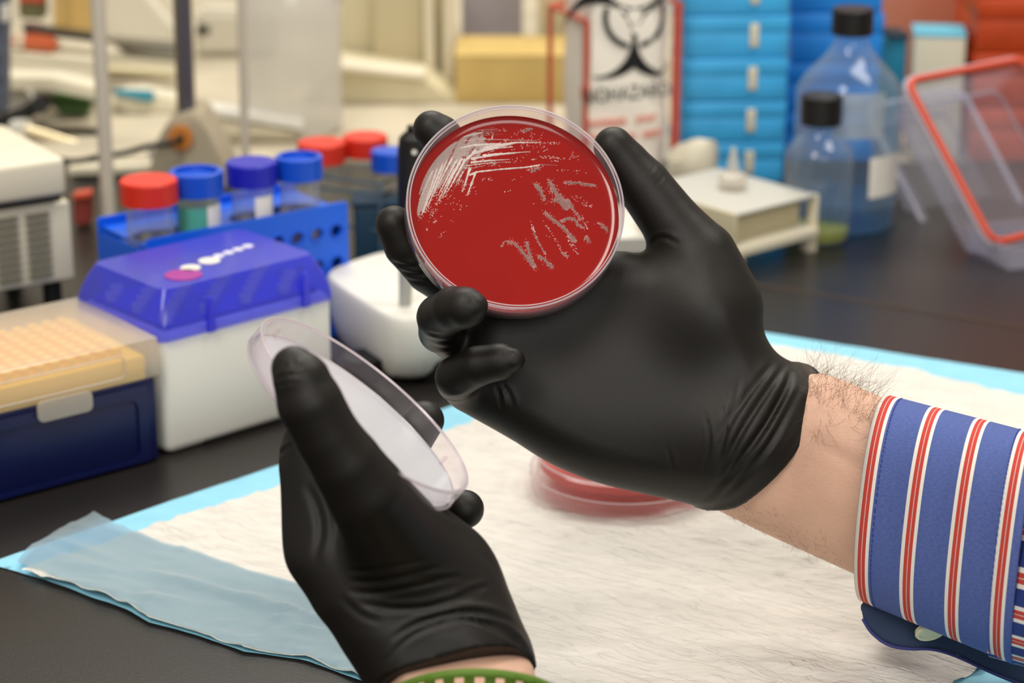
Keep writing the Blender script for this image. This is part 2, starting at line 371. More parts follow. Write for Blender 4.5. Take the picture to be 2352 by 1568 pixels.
# white box, blue lid
A = G(378, 1052); B = G(765, 935); rz, L = frame_on(A, B)
t = thing('pipette_tip_box', 'white tip box with a translucent blue-violet lid', 'box', A+Vector((.0015, .002, 0)), rz)
bxo('box_base', (0, 0, .0, .112, .082, .067), M_white, t, r=.0055, seg=4)
bxo('base_notch', (.024, -.0004, .0002, .088, .002, .0026), M_black, t)
for i in range(12):
    for j in range(8):
        if i == 0 and j == 0:
            bmx = bmesh.new(); lathe(bmx, [(0, 0), (.0034, 0), (.0036, .006), (.003, .006), (.003, .001), (0, .001)], 10); wm = bm_obj('tip', bmx, M_white, t, True, 50); wm.location = (.010+i*.0085, .0105+j*.0085, .0680)
        elif (i+j*2) % 3 == 0:
            c = wm.copy(); COL.objects.link(c); c.parent = t; c.location = (.010+i*.0085, .0105+j*.0085, .0680)
bxo('tip_tray', (.006, .006, .066, .106, .076, .0695), mat('violet_tray', '2f38c0', .4), t, r=.001)
def taper_lid(bm, x0, y0, z0, x1, y1, z1, ins, r, n=6, seg=6):
    rings = []
    for k in range(seg+1):
        s = k/seg; i = ins*s**1.8; z = z0+(z1-z0)*s
        ww, hh = x1-x0-2*i, y1-y0-2*i
        rings.append([bm.verts.new((x0+i+px_, y0+i+py_, z)) for px_, py_ in rrect(ww, hh, r, n)])
    m = len(rings[0])
    for a, b in zip(rings, rings[1:]):
        for i in range(m): bm.faces.new((a[i], a[(i+1) % m], b[(i+1) % m], b[i]))
    bm.faces.new(rings[-1])
bm = bmesh.new(); taper_lid(bm, -.0015, -.0015, .0632, .1135, .0835, .0885, .0085, .006)
lid = bm_obj('lid', bm, M_lidblue, t, True, 35); lid['label'] = 'translucent blue-violet lid with sloped sides'
for x in (.028, .090):
    prism('lid_rib', [(x, .0632), (x+.0045, .0632), (x+.0035, .082), (x+.001, .082)], -.0028, .0005, M_lidblue, lid)
for (x, y, c, wd) in ((.040, .030, 'e8e2d6', .011), (.055, .034, 'e8e2d6', .012), (.064, .038, 'e0dcec', .0062), (.0715, .0395, 'e0dcec', .0062), (.079, .041, 'e0dcec', .0062), (.0865, .0425, 'e0dcec', .0062), (.030, .022, 'a02890', .020)):
    lathe_o('reflection_disc', [(0, .0890), (wd/2, .0890), (wd/2, .0884), (0, .0884)], mat('lid_reflection', c, .4), lid, 20, (x, y))  # coloured discs paint reflections of the tubes on the lid top
# ------------------------------------------------------------------ blue tube rack with tubes
ZT = .083
fl, fr = G(336, 552, ZT), G(798, 462, ZT); bl = G(208, 517, ZT)
rz, L = frame_on(fl, fr)
t = thing('tube_rack', 'bright blue plastic tube rack with round holes in its side panel', 'rack', (fl.x, fl.y, 0), rz)
dep = .060
def holed_panel(name, w_, h_, holes, th, m, parent, M, rs=.0045):
    """flat panel with round holes (w x h), thickness th, via a grid of quads around every hole"""
    bm = bmesh.new()
    cu = bpy.data.curves.new('tmp', 'CURVE'); cu.dimensions = '2D'; cu.fill_mode = 'BOTH'; cu.extrude = th/2
    def spl(pts):
        s = cu.splines.new('POLY'); s.points.add(len(pts)-1); s.use_cyclic_u = True
        for q, p in zip(s.points, pts): q.co = (p[0], p[1], 0, 1)
    spl(rrect(w_, h_, .002, 2))
    for hx, hy, hr in holes: spl([(hx+hr*math.cos(a), hy+hr*math.sin(a)) for a in np.linspace(0, 2*PI, 20, endpoint=False)])
    o = bpy.data.objects.new('tmp', cu); COL.objects.link(o); dg = bpy.context.evaluated_depsgraph_get()
    me = bpy.data.meshes.new_from_object(o.evaluated_get(dg)); bpy.data.objects.remove(o); me.name = name
    me.materials.clear(); r = link(name, me, m, parent); r.matrix_local = M; bm.free(); return r
MX = Matrix.Rotation(PI/2, 4, 'X')
holes = [(L-.0085-i*.0138, y, .0038) for i in range(int((L-.010)/.0138)) for y in (.066, .046, .026)]
holed_panel('side_panel', L, ZT, holes, .002, M_rack, t, Matrix.Translation((0, .001, 0)) @ MX)
for (hx, hy, hr) in holes:
    if hy < .04: continue
    bm = bmesh.new(); tube(bm, [(hx+hr*1.25*math.cos(a), -.0002, hy+hr*1.25*math.sin(a)) for a in np.linspace(0, 2*PI, 18, endpoint=False)], .0006, 5, True)
    bm_obj('hole_ring', bm, M_rack, t, True)
holed_panel('side_panel', L, ZT, holes, .002, M_rack, t, Matrix.Translation((0, dep-.001, 0)) @ MX)
ME = Matrix.Rotation(PI/2, 4, 'Z') @ MX
for x in (.001, L-.001):
    holed_panel('end_panel', dep-.006, ZT-.008, [((dep-.006)*.30, .058, .0045), ((dep-.006)*.7, .058, .0045)], .002, M_rack, t, Matrix.Translation((x, .003, 0)) @ ME)
# tubes: positions from their caps
def make_tube(name_label, capmat, capr, ring, loc, liquid=None, lab=None, H=.106, group=None):
    tt = thing('centrifuge_tube', name_label, 'tube', loc, random.uniform(0, 3), group)
    prof = [(0, 0), (.003, .001), (capr*.80, .016), (capr*.82, H-.008)]
    lathe_o('tube_body', prof, M_tubecl, tt, 32)
    ct = H+.003; cb = H-.0105
    if ring: cp = [(capr*.85, cb), (capr, cb), (capr, ct-.0006), (capr-.0008, ct), (capr*.80, ct), (capr*.76, ct-.003), (0, ct-.0035)]
    else: cp = [(capr*.85, cb), (capr, cb), (capr, ct-.001), (capr-.001, ct), (0, ct)]
    c = lathe_o('cap', cp, capmat, tt, 40)
    if liquid: lathe_o('liquid', [(0, .002), (capr*.76, .017), (capr*.79, liquid[1]), (0, liquid[1])], liquid[0], tt, 28)
    return tt
tubes = [((340, 411), M_redcap, .0166, 0, 'red-capped clear tube at the left end of the blue rack', None),
         ((450, 391), M_bluecap, .0158, 1, 'blue ring-capped tube holding green liquid', (M_gliq, .089)),
         ((577, 370), M_dkbluecap, .0152, 0, 'tube with a flat dark violet-blue cap and white label', None),
         ((686, 357), M_bluecap, .0142, 1, 'blue ring-capped empty tube, rightmost in the blue rack', None)]
tp = []
for (p, cm, cr, ring, lab, liq) in tubes:
    q = G(*p, .1125); q.z = .0035; tp.append(q)
    x = make_tube(lab, cm, cr, ring, q, liq, group='tubes in the blue rack')
    if 'green' in lab or 'label' in lab:
        bm = bmesh.new(); rr = cr*.835; a0 = -1.35-x.rotation_euler.z+(.35 if 'green' in lab else 0); wdt = 1.0
        vs = [[bm.verts.new((rr*math.cos(a0+wdt*k/8), rr*math.sin(a0+wdt*k/8), z)) for k in range(9)] for z in (.076, .090)]
        for k in range(8): bm.faces.new((vs[0][k], vs[0][k+1], vs[1][k+1], vs[1][k]))
        bm_obj('label', bm, M_label, x, True)
inv = Matrix.Rotation(-rz, 3, 'Z')
tl = [inv @ (q-Vector((fl.x, fl.y, 0))) for q in tp]
holed_panel('top_plate', L-.004, dep-.004, [(min(max(q.x-.002, .016), L-.02), min(max(q.y-.002, .017), dep-.021), .0145) for q in tl], .002, M_rack, t, Matrix.Translation((.002, .002, ZT-.006)))
# tubes in wire rack behind
wr = thing('wire_tube_rack', 'grey-blue wire rack behind the blue rack, holding three tubes', 'rack', (0, 0, 0))
qs = []
for (p, cm, cr, lab) in (((738, 325), M_redcap, .0146, 'red-capped tube behind the violet-capped one'),
                         ((838, 311), M_redcap, .0138, 'farthest red-capped tube, right of the other far one'),
                         ((893, 344), M_bluecap, .0108, 'small blue-capped tube beside the black pipette')):
    q = G(*p, .078); q.z = .003; qs.append(q); make_tube(lab, cm, cr*1.13, 0, q, H=.072, group='tubes in the wire rack')
M_wire = mat('grey_blue_wire', '5d7484', .4, metal=.4)
RW = [(qs[0].x-.022, qs[0].y-.012), (qs[2].x-.005, qs[2].y-.022), (qs[2].x+.016, qs[2].y+.012), (qs[1].x+.005, qs[1].y+.026)]
for z in (.028, .052, .060): tube_o('wire_loop', [Vector((x_, y_, z)) for x_, y_ in RW], .0011, M_wire, wr, 6, True)
for x_, y_ in RW: tube_o('wire_post', [(x_, y_, 0), (x_, y_, .061)], .0013, M_wire, wr, 6)
A = G(800, 640); 
t = thing('storage_box', 'dark teal plastic box standing right of the blue rack', 'box', (-.1055, 1.395, 0), .05)
bxo('box_body', (0, 0, 0, .085, .028, .044), M_teal, t, r=.003)
bxo('box_lid', (-.0015, -.0015, .0435, .0865, .0295, .0485), M_teal, t, r=.002)
# ------------------------------------------------------------------ white charging stand with pipette
zt = .044; c0 = G(905, 876); lft = G(752, 640, zt); rgt = G(1075, 690, zt)
t = thing('pipette_stand', 'rounded white stand with black feet, behind the two hands', 'stand', (c0.x, c0.y, 0), 0)
fp = G(905, 715, zt)
# footprint: a rounded rhombus seen corner on
def chaikin(P, n=3, closed=True):
    P = [np.array(p, float) for p in P]
    for _ in range(n):
        Q = []
        for i in range(len(P) if closed else len(P)-1):
            a, b = P[i], P[(i+1) % len(P)]; Q += [a*.75+b*.25, a*.25+b*.75]
        P = Q if closed else [P[0]]+Q+[P[-1]]
    return P
loc0 = Vector((c0.x, c0.y, 0))
fpp = [G(915, 733, zt), G(872, 716, zt), G(800, 670, zt), G(757, 640, zt), G(746, 622, zt), G(790, 600, zt), G(905, 565, zt), G(1040, 590, zt), G(1085, 630, zt), G(1070, 690, zt), G(1000, 728, zt)]
foot = chaikin([(p.x-loc0.x, p.y-loc0.y) for p in fpp], 2)
cx = sum(p[0] for p in foot)/len(foot); cy = sum(p[1] for p in foot)/len(foot)
bm = bmesh.new(); rings = []
for z, s in ((.004, .82), (.008, .88), (.02, .97), (.036, 1.0), (.0415, .99), (.0435, .965), (.044, .93)):
    rings.append([bm.verts.new((cx+(p[0]-cx)*s, cy+(p[1]-cy)*s, z)) for p in foot])
for a, b in zip(rings, rings[1:]):
    for i in range(len(a)): bm.faces.new((a[i], a[(i+1) % len(a)], b[(i+1) % len(a)], b[i]))
bm.faces.new(rings[-1]); bm.faces.new(rings[0][::-1])
bm_obj('stand_body', bm, mat('white_stand', 'e9e5da', .35), t, True, 50)
for px_, py_ in ((840, 850), (1000, 850), (880, 760)):
    q = G(px_, py_, .004)-loc0; lathe_o('rubber_foot', [(0, 0), (.011, 0), (.0125, .006), (.0125, .013), (0, .013)], M_black, t, 20, (q.x, q.y))
q = G(930, 700, zt)
p = thing('pipette', 'black-handled pipette with a grey shaft standing in the white stand', 'pipette', (q.x, q.y, zt)); p.rotation_euler = (0, .055, 0)
lathe_o('shaft', [(0, -.004), (.0036, -.004), (.0040, .012), (.0050, .03), (.0052, .055), (0, .055)], mat('grey_shaft', 'a9aaa4', .4), p, 20)
h = [(.0062, .050), (.0066, .06), (.0072, .075), (.0078, .09), (.0072, .098), (.004, .1015), (0, .102)]
hh = lathe_o('handle', [(0, .05)]+h, M_black, p, 24)
lathe_o('plunger_button', [(0, .102), (.003, .102), (.003, .105), (0, .105)], M_black, p, 16)
prism('finger_hook', [(.006, .093), (.016, .0915), (.017, .088), (.0065, .085)], -.003, .003, M_black, p, r=.0008)
lathe_o('highlight_dot', [(0, 0), (.0014, 0), (.0014, .0006), (0, .0006)], M_label, p, 12).matrix_local = Matrix.Translation((.002, -.0078, .092)) @ Matrix.Rotation(PI/2, 4, 'X')  # pale disc paints the highlight on the black handle
# ------------------------------------------------------------------ left instrument with louvres
zb = .022; B = G(176, 643, zb); A = G(0, 673, zb); rz, L = frame_on(A, B); ux = (B-A).normalized(); O = B-ux*.15
t = thing('bench_instrument', 'cream instrument with louvred front and an overhanging cream cover, far left', 'instrument', (O.x, O.y, 0), rz)
bxo('housing', (0, .002, zb, .15, .10, .073), M_cream, t, r=.002)
M_slot = mat('slot_dark', '77725f', .8)
for cx0 in (.061, .0805, .1005, .1205):
    for r_ in range(9):
        z = .0275+r_*.0048
        bxo('louvre', (cx0, -.0004, z, cx0+.0145, .0035, z+.0024), M_slot, t)
for x in (.012, .138):
    lathe_o('foot', [(0, 0), (.006, 0), (.006, zb+.001), (0, zb+.001)], M_black, t, 16, (x, .012)); lathe_o('foot', [(0, 0), (.006, 0), (.006, zb+.001), (0, zb+.001)], M_black, t, 16, (x, .085))
bxo('shadow_gap', (.004, .006, .072, .146, .096, .080), M_black, t)
bxo('cover', (-.01, -.006, .0785, .146, .10, .103), M_cream, t, r=.004)
# ------------------------------------------------------------------ cream tube rack (right)
z0 = .0115; H1 = .041
A = G(1690, 590, z0); B = G(1873, 541, z0); rz, L = frame_on(A, B)
t = thing('tube_rack', 'cream stepped rack with a grey top, in front of the blue boxes', 'rack', (A.x, A.y, 0), rz)
w_ = .095
bxo('top_panel', (0, 0, H1-.002, L, w_, H1), mat('grey_top', 'bdbab0', .6, bump=.3, bscale=300), t, r=.0006)
bxo('shelf', (0, -.003, z0, L, w_, z0+.006), M_cream, t, r=.0006)
bxo('front_end', (-.0015, 0, z0, .0008, w_, H1), M_beige, t, r=.0004)
bxo('rear_end', (L-.0015, -.001, 0, L+.001, .007, H1), M_cream, t, r=.0004)
bxo('back_panel', (.002, .014, z0+.005, L-.002, .0155, H1-.002), M_beige, t)
for x in (L-.006, .004):
    for y in (0.001, w_-.008): bxo('foot', (x, y, 0, x+.006, y+.007, z0+.001), M_cream, t, r=.0004)
# bits on the rack
def crumple(name, c, r, m, label, cat, sq=(1, 1, .8), seed=0):
    bm = bmesh.new(); bmesh.ops.create_icosphere(bm, subdivisions=3, radius=1); rg = np.random.default_rng(seed)
    dirs = rg.normal(size=(14, 3)); dirs /= np.linalg.norm(dirs, axis=1)[:, None]; hh_ = rg.uniform(.55, .95, 14)
    for v in bm.verts:
        p = np.array(v.co); k = min(1, min(h_/max(1e-3, p@d_) if p@d_ > 0 else 9 for d_, h_ in zip(dirs, hh_)))
        v.co = Vector(p*k*r)*1; v.co.x *= sq[0]; v.co.y *= sq[1]; v.co.z *= sq[2]
    mz = min(v.co.z for v in bm.verts)
    for v in bm.verts: v.co.z -= mz
    o = bm_obj(name, bm, m, None, True, 30); o.location = c; tag(o, label, cat); return o
q = G(1583, 432, .0); crumple('crumpled_tissue', G(1588, 470, .0), .021, M_cream, 'crumpled cream tissue beside the red wire frame', 'tissue', (1.2, .8, 1.5), 3)
q = G(1682, 433, H1)
v = thing('reagent_vial', 'small cloudy vial with a pointed tip on the cream rack', 'vial', (q.x, q.y, H1))
lathe_o('vial_body', [(0, 0), (.0095, 0), (.0100, .002), (.0095, .010), (.006, .012), (0, .0125)], M_lidcl, v, 24)
lathe_o('vial_tip', [(.0045, .012), (.0038, .018), (.0016, .029), (0, .0295)], M_lidcl, v, 16)
q = G(1432, 588)
t = thing('weigh_tray', 'low white tray glimpsed between thumb and palm of the raised hand', 'tray', (q.x-.02, q.y, 0), .12)
bm = bmesh.new(); open_tray(bm, 0, 0, 0, .062, .085, .012, .002, .003); bm_obj('tray_shell', bm, M_white, t); bxo('tray_liner', (.003, .003, .002, .059, .082, .009), M_white, t, r=.001)
# ------------------------------------------------------------------ bottles
def bottle(px, base_py, top_py, body_px, cap_px, cap_h_px, should_py, label, liq_py=None, liqmat=None):
    c = G(px, base_py); d = math.sqrt(c.x**2+c.y**2+HC**2); R = body_px/2*d/F; c = c+Vector((0, R*.75, 0)); d = math.sqrt(c.x**2+c.y**2+HC**2); R = body_px/2*d/F
    k = d/F/.955
    def hz(py): return max(0, atY(px, py, c.y).z)
    Ht = hz(top_py+3); cr = cap_px/2*d/F; ch = cap_h_px*k; zs = hz(should_py)
    t = thing('glass_bottle', label, 'bottle', (c.x, c.y, 0))
    zn = Ht-ch; nr = cr*.78
    prof = [(0, .0015), (R*.8, .0012), (R*.93, .0025), (R, .007), (R, zs-.004)]
    for i in range(1, 9):
        a = i/8; s_ = a*a*(3-2*a); prof.append((R+(nr-R)*(.25*a+.75*s_), zs-.004+(zn-.003-zs+.004)*a))
    prof += [(nr, zn+.004)]
    lathe_o('bottle_body', prof, M_bottle, t, 48)
    bm = bmesh.new(); lathe(bm, [(cr*.9, zn), (cr, zn+.0005), (cr, Ht-.001), (cr-.001, Ht), (0, Ht)], 60); bm_obj('screw_cap', bm, M_black, t, True, 35)
    if liq_py: zl = hz(liq_py); lathe_o('liquid', [(0, .003), (R*.9, .004), (R*.96, .008), (R*.96, zl), (0, zl)], liqmat, t, 40)
    return t, R, zs
t, R, zs = bottle(1947, 541, 15, 232, 92, 56, 195, 'larger clear glass bottle with black cap and white label, behind the smaller one', 452, M_water)
bm = bmesh.new(); rr = R*1.006
vs = [[bm.verts.new((rr*math.cos(a_), rr*math.sin(a_), z)) for a_ in np.linspace(-1.25, -.25, 12)] for z in (.029, .058)]
for k in range(11): bm.faces.new((vs[0][k], vs[0][k+1], vs[1][k+1], vs[1][k]))
bm_obj('label', bm, M_label, t, True)
bm = bmesh.new(); vs = [[bm.verts.new((rr*1.01*math.cos(a_), rr*1.01*math.sin(a_), z)) for a_ in np.linspace(-2.0, -1.0, 12)] for z in (.072, .104)]
for k in range(11): bm.faces.new((vs[0][k], vs[0][k+1], vs[1][k+1], vs[1][k]))
bm_obj('printed_scale', bm, thin('white_scale_print', 'dfe6ea', .45, .2, 'e6ebea', False), t, True)
bottle(1880, 569, 214, 150, 92, 64, 338, 'smaller clear glass bottle with black cap and a little yellow-green liquid', 520, M_yliq)
# ------------------------------------------------------------------ biohazard bag in red wire frame
zb0 = 0
P_fl, P_fr = G(1342, 452), G(1547, 440); P_bl = G(1262, 400)
t = thing('wire_bag_holder', 'red coated wire frame holding the white biohazard bag', 'holder', (0, 0, 0))
ZH = .150
fl_, fr_, bl_ = Vector((P_fl.x, P_fl.y, 0)), Vector((P_fr.x, P_fr.y, 0)), Vector((P_bl.x, P_bl.y, 0)); br_ = bl_+(fr_-fl_)
ztl = atY(1300, 32, (fl_.y+bl_.y)/2).z; ztr = atY(1545, 8, fr_.y).z
rw = .0021
for p, zz in ((fl_, ztl), (bl_, ztl), (fr_, ztr), (br_, ztr)): tube_o('upright_wire', [p, p+Vector((0, 0, zz))], rw if p is not fr_ else .0034, M_red_wire, t, 8)
tube_o('top_wire', [fl_+Vector((0, 0, ztl)), bl_+Vector((0, 0, ztl))], rw, M_red_wire, t, 8)
tube_o('top_wire', [fr_+Vector((0, 0, ztr)), br_+Vector((0, 0, ztr))], rw, M_red_wire, t, 8)
tube_o('top_wire', [bl_+Vector((0, 0, ztl)), br_+Vector((0, 0, ztr))], rw, M_red_wire, t, 8)
for z in (.004, ): tube_o('base_wire', [fl_+Vector((0, 0, z)), fr_+Vector((0, 0, z)), br_+Vector((0, 0, z)), bl_+Vector((0, 0, z))], rw, M_red_wire, t, 8, True)
jn = atY(1341, 213, fl_.y).z
tube_o('wire_joint', [fl_+Vector((0, 0, jn-.0045)), fl_+Vector((0, 0, jn+.0045))], .0035, M_red_wire, t, 10)
rz, L = frame_on(fl_, fr_); dx = fl_-bl_; dep = dx.length
bg = thing('biohazard_bag', 'white bag printed with a black biohazard trefoil and red lettering', 'bag', fl_, rz)
yb = (Matrix.Rotation(-rz, 3, 'Z') @ (bl_-fl_)).y
xb = (Matrix.Rotation(-rz, 3, 'Z') @ (bl_-fl_)).x
bm = bmesh.new(); rings = []
base_poly = chaikin([(.003, .001), (.003, -.0035), (.5*L, -.0045), (L*.80, -.0045), (L*.80+.0095, .009), (L*.9, .022), (L+xb*.5, yb*.9), (xb+.010, yb-.003), (xb+.006, yb*.6)], 2)
for k in range(15):
    z = .002+k*.0155
    s = 1-.03*math.exp(-k*.8)
    rings.append([bm.verts.new((L/2+(p[0]-L/2)*s+.0010*math.sin(9*p[0]*30+k), p[1]+.0012*math.sin(k*1.7+p[0]*90), z)) for p in base_poly])
for a, b in zip(rings, rings[1:]):
    for i in range(len(a)): bm.faces.new((a[i], a[(i+1) % len(a)], b[(i+1) % len(a)], b[i]))
bm.faces.new(rings[0][::-1]); bm.faces.new(rings[-1])
bm_obj('bag_film', bm, M_bag, bg, True, 60)
# printing lies on the bag front: local x along front, z up, just off the film
def onbag(px, py): 
    y = -.0055; r = ray(px, py); Mi = Matrix.Rotation(-rz, 3, 'Z'); o_ = Mi @ (Vector((0, 0, HC))-fl_); d_ = Mi @ r; tt = (y-o_.y)/d_.y
    return (o_.x+d_.x*tt, o_.z+d_.z*tt)
ctr = onbag(1458, 38); sc = (onbag(1530, 60)[0]-ctr[0])/68
Mfront = Matrix.Translation((0, -.0052, 0)) @ MX
bm = bmesh.new(); cxs, cys = ctr; u = 1.0*sc
u = 6.3*sc; gs = .22; ng = int(56/gs)
gv, gu = np.meshgrid(np.arange(ng)*gs-28, np.arange(ng)*gs-28); K = np.zeros(gu.shape, bool); CUT = np.zeros(gu.shape, bool); RG = np.zeros(gu.shape, bool); rr_ = np.hypot(gu, gv)
for ang in (90, 210, 330):           # three circles cut by three inner circles, and the arcs of the ring inside them
    a = math.radians(ang); dd_ = np.hypot(gu-math.cos(a)*15, gv-math.sin(a)*15)
    K |= np.hypot(gu-math.cos(a)*11, gv-math.sin(a)*11) < 15; CUT |= dd_ < 12.1; RG |= (dd_ < 11.2) & (rr_ > 9.1) & (rr_ < 10.9)
    pr = np.abs(-gu*math.sin(a+PI)+gv*math.cos(a+PI)); al = gu*math.cos(a+PI)+gv*math.sin(a+PI); CUT |= (pr < .5) & (al > 0) & (al < 5.5)
INK = (K & ~CUT & (rr_ > 2.6)) | RG; cache = {}
def gvx(i_, j_):
    if (i_, j_) not in cache: cache[(i_, j_)] = bm.verts.new((cxs+(i_*gs-28)*u, cys+(j_*gs-28)*u, 0))
    return cache[(i_, j_)]
for i_, j_ in zip(*np.where(INK)):
    bm.faces.new((gvx(i_, j_), gvx(i_+1, j_), gvx(i_+1, j_+1), gvx(i_, j_+1)))
sy = bm_obj('biohazard_symbol', bm, M_ink, bg); sy.matrix_local = Mfront
XE = L*.80
def wrap_print(o):
    for v in o.data.vertices:
        p = o.matrix_local @ v.co
        if p.x > XE: e = p.x-XE; p.x = XE+e*.55; p.y += e*.80
        v.co = o.matrix_local.inverted() @ p
wrap_print(sy); sol = sy.modifiers.new('s', 'SOLIDIFY'); sol.thickness = .0003
def tx(s, px, py, hpx, m, wide, name='printed_text', tilt=0):
    x, z = onbag(px, py); o = text(name, s, hpx*sc*1.4, m, bg, Matrix.Translation((x, -.0058, z)) @ MX @ Matrix.Rotation(tilt, 4, 'Z'))
    w0 = max(v.co.x for v in o.data.vertices)-min(v.co.x for v in o.data.vertices); k_ = wide*sc/w0
    for v in o.data.vertices: v.co.x *= k_
    wrap_print(o)
tx('BIOHAZARD', 1440, 228, 30, M_greyink, 185, tilt=.05)
# two lines of red lettering, too blurred to read: worn strokes only
for (pxa, pxb, py_) in ((1346, 1441, 284), (1462, 1508, 274), (1352, 1462, 318), (1478, 1520, 309)):
    bm = bmesh.new(); x0_, z0_ = onbag(pxa, py_); x1_, z1_ = onbag(pxb, py_-6); nst = int((pxb-pxa)/8)
    for k in range(nst):
        xa = x0_+(x1_-x0_)*k/nst; za = z0_+(z1_-z0_)*k/nst; hh_ = 11*sc; ww_ = 3.0*sc
        box(bm, xa, -.0060, za-hh_*.5, xa+ww_, -.0052, za+hh_*.6)
        zz = za+random.choice((-.45, 0, .45))*hh_; box(bm, xa, -.0060, zz-1.3*sc, xa+6.5*sc, -.0052, zz+1.3*sc)
    o = bm_obj('worn_lettering', bm, M_redink, bg); wrap_print(o); o['kind'] = 'stuff'
# ------------------------------------------------------------------ stacks of blue boxes
def stack_box(w_, d_, h_, m, name, label, cat, clasp=True):
    t = thing(name, label, cat)
    bxo('box_base', (0, 0, 0, w_, d_, h_*.60), m, t, r=.0015, seg=2)
    bxo('box_lid', (-.001, -.001, h_*.57, w_+.001, d_+.001, h_-.0004), m, t, r=.003, seg=2)
    if clasp: bxo('clasp', (w_*.62, -.0022, h_*.25, w_*.62+.007, .001, h_*.8), M_cream, t, r=.001)
    return t
A = G(1563, 424); B = G(1797, 420); A.y += .0; rz, L = frame_on(A, B)
src = stack_box(L, .07, .0326, M_bluebox, 'sample_box', 'sky blue box at the bottom of the near blue stack', 'box')
src.location = A; src.rotation_euler = (0, 0, rz); src['group'] = 'sky blue boxes, near stack'
ordn = ['', 'second', 'third', 'fourth', 'fifth', 'sixth']
for k in range(1, 6):
    o = dup(src, A+Vector((random.uniform(-.001, .001), random.uniform(-.001, .001), .0326*k)), rz+random.uniform(-.01, .01), 'sky blue box, %s from the bottom of the near blue stack' % ordn[k])
A2_ = Vector((A.x+L+.004, 1.70, 0))
A2 = G(1800, 372)
src2 = stack_box(.072, .07, .040, M_bluebox2, 'sample_box', 'deep blue box at the bottom of the far stack behind the bottles', 'box', False)
src2.location = A2; src2['group'] = 'deep blue boxes, far stack'; src2.rotation_euler = (0, 0, .0)
for k in range(1, 5):
    dup(src2, A2+Vector((random.uniform(-.001, .002), 0, .040*k)), random.uniform(-.01, .01), 'deep blue box, %s from the bottom of the far stack' % ordn[k])
# ------------------------------------------------------------------ teal-topped white box, orange boxes
Yg = 1.70
q = atY(2158, 84, Yg); q.z -= .0
t = thing('carton', 'small white carton with a turquoise top, above the clear containers', 'carton', (q.x-.0195, q.y, 0), -.12)
bxo('carton_body', (0, 0, 0, .040, .045, q.z), M_cream, t, r=.0008); zt_ = q.z
bxo('carton_top', (-.0004, -.0004, zt_, .0404, .0454, zt_+.002), mat('turquoise_card', '5fb9d2', .5), t)
t = thing('carton', 'dark turquoise carton left of the white one', 'carton', (q.x-.058, q.y+.012, 0), .1)
bxo('carton_body', (0, 0, 0, .036, .045, zt_-.004), mat('dark_turquoise_card', '1f86a6', .5), t, r=.0008)
bxo('carton_flap', (.020, -.004, zt_-.004, .0365, .03, zt_-.001), mat('black_card', '0b3440', .6), t)
src3 = stack_box(.15, .10, .044, M_orange, 'waste_box', 'orange-red box at the bottom of the right-hand stack', 'box', False)
src3.location = G(2222, 372); src3['group'] = 'orange-red boxes at right'
base3 = src3.location.copy()
for k in range(1, 4): dup(src3, base3+Vector((random.uniform(-.003, .003), 0, .044*k)), random.uniform(-.03, .03), 'orange-red box, %s from the bottom of the right-hand stack' % ordn[k])
ob = crumple('plastic_bag', (base3.x+.02, base3.y+.26, 0), .17, mat('pink_orange_film', 'dd9478', .3, coat=.5), 'pinkish orange plastic bag behind the orange boxes', 'bag', (1.25, .5, 1.3), 12)
# ------------------------------------------------------------------ clear containers with red gasket
def container(w_, h_, dpt, gasket, label, M, name='snap_lid_container'):
    t = thing(name, label, 'container'); t.matrix_world = M
    bm = bmesh.new(); out_, inn = rrect(w_, h_, .012, 5), rrect(w_-.012, h_-.012, .008, 5)
    n = len(out_); 
    A = [bm.verts.new((x, y, 0)) for x, y in out_]; B = [bm.verts.new((x+.006, y+.006, 0)) for x, y in inn]
    Cc = [bm.verts.new((x+.006, y+.006, -dpt*.25)) for x, y in inn]; D = [bm.verts.new((.010+x*(w_-.02)/(w_-.012), .010+y*(h_-.02)/(h_-.012), -dpt)) for x, y in inn]
    E_ = [bm.verts.new((x, y, -dpt*.2)) for x, y in out_]
    for a, b in ((E_, A), (A, B), (B, Cc), (Cc, D)):
        for i in range(n): bm.faces.new((a[i], a[(i+1) % n], b[(i+1) % n], b[i]))
    bm.faces.new(D)
    bm_obj('clear_shell', bm, M_clear2, t, True, 35)
    tube_o('corner_rib', [Vector(v_) for v_ in [(x*1.0+.009, y+.009, -dpt*.98) for x, y in rrect(w_-.018, h_-.018, .008, 5)]], .0016, M_clear2, t, 6, True)
    M_edge = bpy.data.materials.get('container_rim') or thin('container_rim', 'eeeef6', .35, .1, 'f2f0f8', edge=.3)
    tube_o('rim', [(x, y, -.0012) for x, y in rrect(w_, h_, .012, 5)], .0018, M_edge, t, 6, True)
    if gasket:
        g = tube_o('gasket', [(x+.003, y+.003, .0008) for x, y in rrect(w_-.006, h_-.006, .010, 5)], .0028, M_gasket, t, 8, True); g['label'] = 'red rubber gasket around the rim'
    return t
def frame_px(TL, TR, BL, d, dr=0, db=0):
    lo_, hi_ = -.2, .2          # depth of the lower corner that makes the frame a true rectangle
    for _ in range(40):
        db = (lo_+hi_)/2; a, b, c = W3(*TL, d), W3(*TR, d+dr), W3(*BL, d+db)
        if (b-a).dot(a-c) > 0: lo_ = db
        else: hi_ = db
    a, b, c = W3(*TL, d), W3(*TR, d+dr), W3(*BL, d+db); X = (b-a); Yv = (a-c); w_, h_ = X.length, Yv.length; X.normalize(); Z = X.cross(Yv).normalized(); Y2 = Z.cross(X)
    M = Matrix((X, Y2, Z)).transposed().to_4x4(); M.translation = c; return M, w_, h_
M, w1, h1 = frame_px((2068, 182), (2352, 128), (2276, 572), 1.50, .06)
container(w1, h1, .030, True, 'clear container tilted on a corner, its rim sealed with a red gasket', M)
